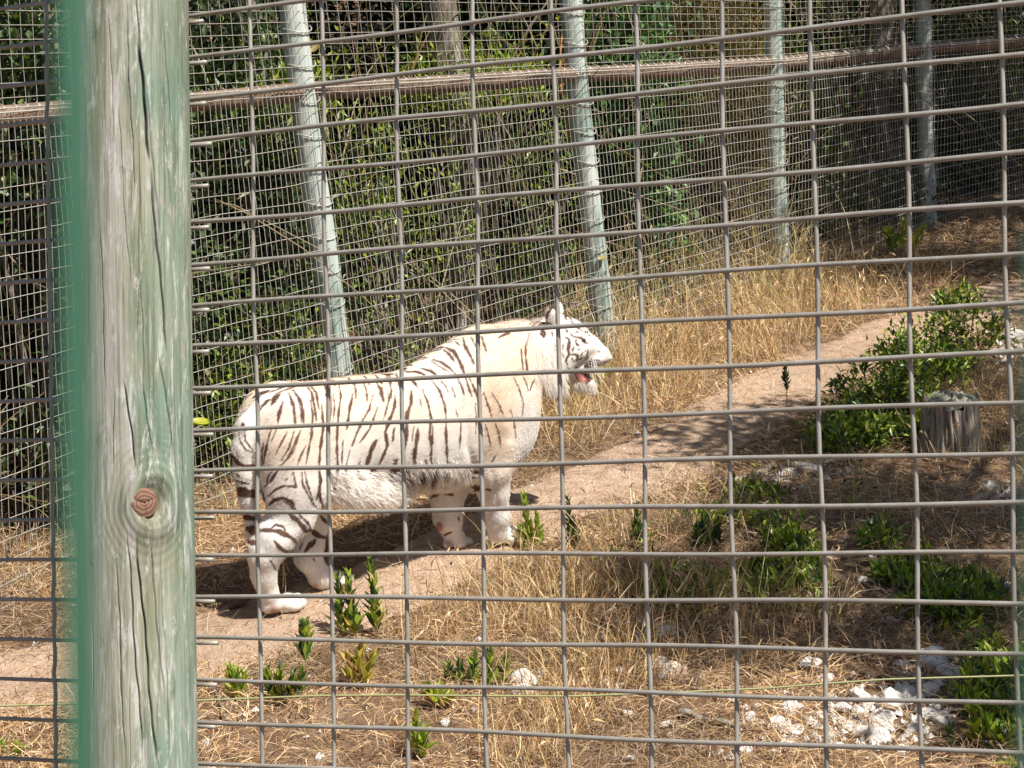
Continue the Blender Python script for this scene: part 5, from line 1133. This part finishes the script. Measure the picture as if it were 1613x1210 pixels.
WEEDS = [
 ([(540, 1006, 531, 908), (561, 1008, 547, 905), (594, 1004, 583, 882)], 'tall three-stemmed leafy green weed in front of the far rear paw', .06, .018, BRIGHT + MID, 1.0, .05, .1),
 ([(562, 1090, 548, 1040), (572, 1090, 585, 1035), (566, 1090, 566, 1020)], 'yellowing low weed with brown withered leaves below the tall three-stemmed one', .07, .022, [(.4, .33, .05), (.22, .13, .05), (.25, .25, .05)], .6, .1, .4),
 ([(486, 1135, 479, 990)], 'single-stemmed weed with a tuft of broad leaves on a bare stalk', .075, .026, BRIGHT + PALE[1:], .9, .62, .05),
 ([(370, 1106, 362, 1052), (376, 1108, 372, 1056), (382, 1106, 384, 1062)], 'small bushy green weed beside the thick post, leftmost of the foreground weeds', .05, .016, BRIGHT, 1, .05, .1),
 ([(430, 1108, 421, 1056), (440, 1110, 442, 1052), (452, 1108, 464, 1060), (462, 1106, 476, 1060)], 'low spreading green weed second from the thick post', .05, .016, BRIGHT + MID, 1, .05, .05),
 ([(712, 1086, 706, 1050), (726, 1088, 722, 1046), (744, 1090, 748, 1032), (768, 1090, 772, 1020), (790, 1084, 797, 1038)], 'row of five green leafy shoots left of the big white rock', .05, .016, BRIGHT + MID, 1, .05, .03),
 ([(690, 1116, 674, 1086), (692, 1116, 692, 1090), (694, 1116, 704, 1104)], 'low green weed with one broad yellow leaf', .06, .026, BRIGHT + [(.42, .38, .06)], .8, .1, .2),
 ([(658, 1196, 655, 1124), (664, 1198, 670, 1150)], 'narrow green weed at the bottom edge near the middle', .05, .016, BRIGHT, 1, .05, 0),
 ([(836, 870, 826, 782), (846, 872, 846, 812), (830, 870, 820, 830)], 'upright bright green weed in front of the near front paw', .05, .017, BRIGHT, 1.1, .08, .02),
 ([(900, 872, 894, 786), (906, 872, 904, 820)], 'slim dark green weed right of the tiger front paws', .05, .016, MID, .8, .1, 0),
 ([(1004, 868, 1003, 800), (1010, 870, 1016, 830)], 'dark green weed in the shade below the path', .05, .017, MID, .9, .1, 0),
 ([(1112, 874, 1110, 800), (1122, 876, 1130, 826), (1104, 874, 1096, 830)], 'broad dark green weed at the edge of the ground cover', .055, .02, MID, 1, .1, 0),
 ([(1526, 1124, 1521, 1034), (1532, 1124, 1534, 1060)], 'upright green weed beside the white rocks at lower right', .05, .015, BRIGHT + PALE[1:], 1.1, .05, 0),
 ([(1540, 1178, 1530, 1112), (1548, 1180, 1556, 1130)], 'pale green leafy weed at the bottom right corner', .055, .018, BRIGHT, 1, .05, .1),
 ([(1499, 1180, 1497, 1142)], 'tiny green weed among the white rocks at lower right', .035, .012, MID, 1, .05, 0),
 ([(1241, 648, 1237, 580)], 'lone dark sapling standing on the path in the sun', .05, .017, DARK, .55, .45, 0),
 ([(1416, 408, 1398, 366), (1420, 408, 1424, 350), (1426, 408, 1452, 362)], 'yellow-green broad leaved weed at the foot of the far mesh near the fourth post', .10, .045, BRIGHT, .35, .3, .3),
 ([(1462, 900, 1456, 850), (1380, 870, 1386, 830)], 'yellow-green shoots in the shade below the stump', .05, .014, BRIGHT, .7, .2, .2),
 ([(10, 1196, 2, 1168), (18, 1198, 22, 1176), (26, 1198, 34, 1180)], 'small green weed in the bottom left corner', .04, .014, BRIGHT, 1, .05, 0),
]
for k_, (st, lab, L, Wd, cols, de, fr, ye) in enumerate(WEEDS): weed(st, lab, L, Wd, cols, de, fr, k_, ye)
for k_, (u, v, sz, nc, lab) in enumerate([
    (1520, 582, (.22, .2, .42), 90, 'green leafy bush by the path at the right edge, above the others'),
    (1450, 640, (.24, .2, .38), 100, 'green leafy bush directly behind the stump'),
    (1392, 672, (.24, .2, .30), 90, 'green leafy bush left of the stump'),
    (1345, 716, (.2, .16, .16), 60, 'lowest small-leaved bush left of the stump, nearest the path')]):
    shrub(G(u, v), sz, int(nc * .62), 22, .048, .019, BRIGHT[:1] + MID + BRIGHT, lab, 'low_bush', 'bush', 'green bushes left of the stump', seed=40 + k_, spread=.04, bare=14, twig=.35)
SH_LAB = ['in front of the near rear paw', 'below the slim dark green weed', 'leaning right in the middle foreground', 'below the dark weed in the shade', 'just above the broad dark green weed', 'under the tiger belly', 'leaning left above the stump',
          'tallest of those leaning over the stump', 'right of the stump, leaning right', 'right of the broad dark green weed', 'in the shade below the stump', 'left of the slim dark green weed', 'in the green ground cover', 'short, beside the far rear leg']
def seedheads():
    rng = np.random.default_rng(9); k = 0
    for (ub, vb, ut, vt, hl) in [(446, 960, 446, 890, 38), (903, 1020, 901, 902, 30), (945, 1010, 958, 918, 26), (1068, 985, 1054, 918, 24), (1050, 870, 1045, 800, 26), (640, 870, 640, 800, 22), (1445, 655, 1420, 605, 16),
                                 (1480, 640, 1452, 585, 18), (1572, 690, 1605, 590, 20), (1180, 880, 1168, 810, 22), (1430, 860, 1444, 790, 18), (870, 1000, 862, 900, 20), (1300, 1010, 1310, 900, 18), (575, 840, 580, 770, 10)]:
        b = G(ub, vb); D = (b - CP) @ CF; t_ = at(ut, vt, D); o = thing('grass_stalk', b, None, None, 'single dry grass stalks with seed heads')
        tag(o, 'dry golden grass stalk with a seed head, ' + SH_LAB[k], 'grass stalk'); k += 1
        t = np.linspace(0, 1, 7)[:, None]; P = (t_ - b) * t + np.array([.01, 0, 0]) * np.sin(t * 3); v, f = tube(P, .0013, 4); mesh_np('stem', v, f, M_STEM2, o)
        n = 46; s = rng.uniform(1 - hl / max(vb - vt, 1), 1.03, n)[:, None]; Q = (t_ - b) * s; d = (t_ - b) / np.linalg.norm(t_ - b) + rng.normal(0, .28, (n, 3))
        v, f, c = leafmesh(Q, d, .015, .005, pal([(.6, .42, .2), (.5, .34, .15)], n, rng=rng), cup=.4, rng=rng); mesh_np('seed_head', v, f, M_STRAW, o, False, c)
M_STEM2 = flat('dry_stem', (.6, .45, .26), .7)
seedheads()

# ------------------------------------------------------------------ rocks, stump, sticks
def ico(n=3):
    import bmesh
    bm = bmesh.new(); bmesh.ops.create_icosphere(bm, subdivisions=n, radius=1); V = np.array([v.co[:] for v in bm.verts]); Fc = np.array([[v.index for v in f.verts] for f in bm.faces]); bm.free(); return V, Fc
IV, IF = ico(4)
ROCKS = [(1276,1049,18),(1300,1074,14),(1471,1046,28),(1492,1062,18),(1506,1068,16),(1467,1090,16),(1538,1082,10),(1245,1118,15),(1327,1118,16),(1355,1102,18),(1352,1126,14),(1401,1114,28),(1429,1096,14),
 (1387,1140,20),(1339,1148,14),(1359,1158,14),(1384,1166,24),(1436,1153,13),(1312,1162,14),(1461,1128,16),(1481,1138,18),(1476,1113,12),(1223,1143,16),(1250,1156,18),(1238,1178,18),(1218,1188,12),(1565,934,14),(1587,930,18),
 (1585,1049,20),(1598,1062,14),(1424,1064,8),(1456,1034,12),(830,1085,30),(818,1100,24),(924,1081,12),(954,1081,14),(978,1061,13),(1055,1064,20),(1045,1049,14),(1003,1004,11),(1013,984,12),(1048,997,14),(988,1126,9),
 (1048,1144,12),(1145,1148,12),(1182,1136,14),(993,1198,9),(1167,1182,16),(1194,1116,12),(1132,1188,8),(1240,748,15),(1275,742,17),(1220,757,10),(1560,775,18),(1590,780,14),(1545,787,10),(1596,535,20),(1606,560,15),
 (770,1030,7),(1360,915,9),(1372,880,8),(505,1195,10),(325,1172,8),(700,1140,9),(1440,930,9),(1405,980,10),(1290,1130,10),(1320,1180,12),(1420,1180,12)]
def region(u, v):
    if v < 620: return 'among the pale rocks at the far right edge'
    if v < 800: return 'by the pale stick below the path' if u < 1400 else 'in the shade below the stump'
    if u < 900: return 'scattered in the straw below the tiger'
    if v < 1010: return 'in the green ground cover at the right'
    if u < 1100: return 'in the middle foreground straw'
    if u < 1200: return 'left of the lower right heap'
    if v < 1095: return 'above the lower right heap'
    if v < 1125: return 'in the upper row of the lower right heap'
    if v < 1152: return 'in the middle row of the lower right heap'
    return 'in the bottom row of the lower right heap'
ORD = ['leftmost', 'second', 'third', 'fourth', 'fifth', 'sixth', 'seventh', 'eighth', 'ninth', 'tenth', 'eleventh', 'twelfth', 'thirteenth', 'fourteenth', 'fifteenth']
ROCKLAB = {}
for rg in {region(u, v) for u, v, s in ROCKS}:
    ks = sorted([k for k, (u, v, s) in enumerate(ROCKS) if region(u, v) == rg], key=lambda k: ROCKS[k][0])
    for i_, k in enumerate(ks): ROCKLAB[k] = ('leftmost white rock ' if i_ == 0 else ORD[i_] + ' white rock from the left ') + rg
for k_, (u, v, s) in enumerate(ROCKS):
    rng = np.random.default_rng(k_); c = G(u, v); D = (c - CP) @ CF; r = s * D / F * 1.1
    sc_ = np.array([rng.uniform(.9, 1.25), rng.uniform(.8, 1.1), rng.uniform(.6, .85)])
    V = IV.copy()
    for _ in range(15):      # flat broken faces
        nn = rng.normal(size=3); nn /= np.linalg.norm(nn); h = rng.uniform(.5, .88); d = V @ nn; V = V - np.maximum(d - h, 0)[:, None] * nn * .9
    V = V * (1 + .12 * noise3(IV, 3, k_) + .07 * noise3(IV, 9, k_ + 1) + .025 * noise3(IV, 24, k_ + 2) + .012 * noise3(IV, 50, k_))[:, None] * sc_ * r
    o = mesh_np('rock', V, IF, M_ROCK); o.location = Vector(c + np.array([0, 0, r * .22])); o.rotation_euler = (rng.normal(0, .2), rng.normal(0, .2), rng.uniform(0, 6))
    big = {2: 'largest white rock at the right, just above the lower heap', 11: 'wide cracked white rock at the top of the lower right heap', 16: 'big white rock at the bottom of the lower right heap', 32: 'big white rock right of the row of green shoots',
           33: 'white rock lying against the big one right of the green shoots', 50: 'white rock under the pale stick', 51: 'second white rock under the pale stick, to the right', 53: 'bluish white rock in the shade at the right edge',
           56: 'pale grey rock at the right edge beside the uppermost green bush', 28: 'white rock half hidden by the green wire at the right edge', 37: 'white rock half in shade in the middle of the foreground'}
    tag(o, big.get(k_) or ROCKLAB[k_], 'rock', 'white limestone rocks in the straw')
def rubble():
    rng = np.random.default_rng(66); P, u, v = scatter(90000, rng, y1=12)
    m = ell_mask(u, v, [(1380, 1130, 130, 50, 1), (1250, 1150, 60, 30, .8), (1480, 1060, 60, 30, .9), (1260, 750, 70, 16, .9), (1570, 785, 50, 20, .8), (1040, 1000, 50, 25, .5), (830, 1090, 40, 25, .8), (1590, 560, 30, 40, .8), (1050, 1060, 40, 15, .6), (950, 1085, 50, 12, .5)]) * .5 + .004
    P = P[rng.uniform(0, 1, len(P)) < m][:2600]; n = len(P); T8 = np.array([[1, 0, 0], [-1, 0, 0], [0, 1, 0], [0, -1, 0], [0, 0, 1], [0, 0, -1.]]); F8 = np.array([[0, 2, 4], [2, 1, 4], [1, 3, 4], [3, 0, 4], [2, 0, 5], [1, 2, 5], [3, 1, 5], [0, 3, 5]])
    V = (T8[None] * rng.uniform(.5, 1.3, (n, 6, 1)) * rng.uniform(.006, .022, (n, 1, 1)) + rng.normal(0, .002, (n, 6, 3)) + P[:, None] + np.array([0, 0, .008])).reshape(-1, 3)
    o = mesh_np('rubble', V, (np.arange(n)[:, None, None] * 6 + F8[None]).reshape(-1, 3), M_ROCK, None, False); tag(o, 'crumbs of pale stone strewn between the white rocks', 'rubble', kind='stuff')
    P, u, v = scatter(60000, rng); k = path_d(P[:, 0], P[:, 1]) < .1; P = P[k][:5000]; n = len(P)
    V = (T8[None] * rng.uniform(.5, 1.3, (n, 6, 1)) * rng.uniform(.002, .009, (n, 1, 1)) ** 1.0 + P[:, None] + np.array([0, 0, .008])).reshape(-1, 3)
    o = mesh_np('grit', V, (np.arange(n)[:, None, None] * 6 + F8[None]).reshape(-1, 3), M_PATH, None, False); tag(o, 'loose grit and small clods on the dirt path', 'grit', kind='stuff')
rubble()
def stump():
    c = G(1497, 712); D = (c - CP) @ CF; r = 42 * D / F; h = 84 * D / F
    o = thing('tree_stump', c, 'old grey tree stump with a lichen covered top at the right', 'stump')
    n, m = 220, 50; th = np.linspace(0, 2 * np.pi, n, endpoint=False); V = []
    for a in np.linspace(-.1, 1, m):
        rr = r * (1.12 - .14 * a + .14 * max(0, .25 - a)) * (1 + .05 * np.sin(th * 3 + 1) + .05 * np.abs(np.sin(th * 7 + a * 1.2)) - .06 * np.abs(np.sin(th * 13 + a * 1.3 + .5 * np.sin(a * 9))) ** 6 - .07 * np.abs(np.sin(th * 9.5 + 1 + a)) ** 14 + .02 * np.sin(th * 37 + a * 5))
        V.append(np.stack([np.cos(th) * rr, np.sin(th) * rr, np.full(n, h * a) + (.02 * np.sin(th * 5) + .012 * np.sin(th * 11)) * max(0, a) ** 3], 1))
    V = np.vstack(V); i = np.arange(m - 1)[:, None] * n; j = np.arange(n)[None]; k = (j + 1) % n
    Q = np.stack([i + j, i + k, i + n + k, i + n + j], -1).reshape(-1, 4); mesh_np('bark', V, Q, M_STUMP, o)
    V = []; 
    for a in np.linspace(1, .02, 12):
        rr = r * a * .96 * (1 + .05 * np.sin(th * 3 + 1) + .03 * np.abs(np.sin(th * 7)))
        z = h - .006 + .03 * (1 - a ** 3) + .010 * np.sin(th * 6 + a * 9) + .006 * np.sin(th * 13 - a * 21)
        V.append(np.stack([np.cos(th) * rr, np.sin(th) * rr, z], 1))
    V = np.vstack(V); i = np.arange(11)[:, None] * n; j = np.arange(n)[None]; k = (j + 1) % n; Q = np.stack([i + j, i + k, i + n + k, i + n + j], -1).reshape(-1, 4); mesh_np('lichen_top', V, Q, M_LICHEN, o)
def _stumpm(t, b):
    n = noise(t, coords(t, (1, 1, 0.12)), 30, 6, 0.75, 0.3); n2 = noise(t, coords(t), 14, 5)
    c = ramp(t, n, [(0.34, (0.07, 0.05, 0.04)), (0.46, (0.3, 0.25, 0.19)), (0.6, (0.52, 0.46, 0.38))])
    c = mixc(t, c, (0.4, 0.4, 0.28), ramp(t, n2, [(0.52, (0, 0, 0)), (0.62, (0.7, 0.7, 0.7))])); c = mixc(t, c, (0.45, 0.25, 0.08), ramp(t, n2, [(0.36, (0.5, 0.5, 0.5)), (0.42, (0, 0, 0))]))
    t.links.new(c, b.inputs['Base Color']); bump(t, b, n, 1, 0.02)
M_STUMP = mat('old_stump_wood', _stumpm, .9, .15)
def _lich(t, b):
    n = noise(t, coords(t), 60, 6, .8); c = ramp(t, n, [(.35, (.13, .12, .08)), (.5, (.38, .37, .28)), (.7, (.55, .55, .44))]); t.links.new(c, b.inputs['Base Color']); bump(t, b, n, 1, .02)
M_LICHEN = mat('lichen', _lich, .95, .1)
stump()
def stick(pts, r0, r1, m_, label, lift=.02, name='dry_stick'):
    P = np.array([G(u, v) + np.array([0, 0, lift]) for u, v in pts]); t = np.linspace(0, len(P) - 1, 26)
    Q = np.stack([np.interp(t, range(len(P)), P[:, c]) for c in range(3)], 1); Q = Q + .006 * np.sin(np.stack([t * 3, t * 4 + 1, t * 5], 1))
    c = Q[13].copy(); v, f = tube(Q - c, np.linspace(r0, r1, 26) * (1 + .12 * np.sin(t * 9)), 9); o = mesh_np(name, v, f, m_); o.location = Vector(c); tag(o, label, 'stick')
stick([(1150, 772), (1190, 752), (1240, 737), (1350, 730)], .018, .012, M_STICK, 'long pale bare stick lying across the white rocks by the path')
stick([(1250, 750), (1300, 752), (1400, 757)], .012, .007, M_BARK, 'thin dark stick lying beside the long pale one')
stick([(1070, 1132), (1110, 1140), (1165, 1156)], .014, .010, M_BARK, 'short weathered brown stick in the foreground straw')
stick([(900, 1010), (930, 1000), (965, 978)], .007, .004, M_BARK, 'thin dark twig in the foreground grass')
stick([(330, 1090), (350, 1120), (362, 1150)], .006, .004, M_BARK, 'short dark twig lying right of the thick post')
def cord():
    pts = [(-900, 1140), (0, 1112), (300, 1104), (400, 1100), (500, 1096), (620, 1095), (900, 1097), (1080, 1090), (1213, 1084), (1300, 1077), (1400, 1070), (1613, 1064), (2300, 1040)]
    P = np.array([at(u, v, 5.0) for u, v in pts]); t = np.linspace(0, len(P) - 1, 90); Q = np.stack([np.interp(t, range(len(P)), P[:, c]) for c in range(3)], 1)
    v, f = tube(Q, .0024, 6); o = mesh_np('strung_wire', v, f, M_CORD); tag(o, 'thin olive green wire strung low across the foreground', 'wire')
cord()
def reed():
    o = None; D = 11.75; b = at(900, 300, D)
    o = thing('dry_reed', b, 'long orange dry reed caught in the far mesh beside the second post', 'reed')
    for pts in ([(889, -40), (888, 20), (883, 80), (881, 118), (885, 150), (893, 180), (897, 235)], [(884, 0), (889, 60), (890, 110), (888, 130), (883, 150)]):
        P = np.array([at(u, v, D) for u, v in pts]) - b; t = np.linspace(0, len(P) - 1, 30); Q = np.stack([np.interp(t, range(len(P)), P[:, c]) for c in range(3)], 1)
        v, f = tube(Q, .006, 6); mesh_np('blade', v, f, M_REED, o)
reed()
def caught_leaf(u, v, D, L, Wd, colr, label, ang=0.0):
    c = at(u, v, D); n, m = 9, 7; s = np.linspace(0, 1, n); w = np.sin(np.pi * np.clip(s * .96 + .02, 0, 1)) ** .7 * Wd / 2; V = []
    for i in range(n):
        for j in np.linspace(-1, 1, m): V.append([(s[i] - .5) * L, j * w[i], .35 * w[i] * j * j + .2 * L * (s[i] - .5) ** 2])
    V = np.array(V); a = np.arange(n - 1)[:, None] * m; b = np.arange(m - 1)[None]; Q = np.stack([a + b, a + b + 1, a + m + b + 1, a + m + b], -1).reshape(-1, 4)
    V2 = V + np.array([0, 0, .0016]); V = np.vstack([V, V2]); Q = np.vstack([Q[:, ::-1], Q + n * m])
    o = mesh_np('fallen_leaf', V, Q, M_LEAF, None, True, np.array(colr)[None] * (1 - .3 * (np.abs(V[:, [1]]) < Wd * .06)))
    X = CR * math.cos(ang) + CU * math.sin(ang); Z = -CF * .6 + CU * .8; Z -= (Z @ X) * X; Z /= np.linalg.norm(Z); Y = np.cross(Z, X)
    o.matrix_world = Matrix([[X[i], Y[i], Z[i], float(c[i])] for i in range(3)] + [[0, 0, 0, 1]]); tag(o, label, 'leaf')
caught_leaf(316, 667, 2.74, .030, .014, (.42, .42, .04), 'yellow leaf caught on the heavy mesh beside the thick post', -.05)
caught_leaf(498, 76, 10.2, .06, .05, (.45, .33, .14), 'curled brown leaf stuck in the mesh beside the first far post', .8)
caught_leaf(948, 408, 11.8, .05, .04, (.45, .35, .10), 'yellowish leaf stuck in the mesh beside the second far post', .3)
caught_leaf(1466, 14, 14.9, .07, .06, (.5, .36, .2), 'pale brown leaf stuck high in the mesh beside the fourth far post', .4)
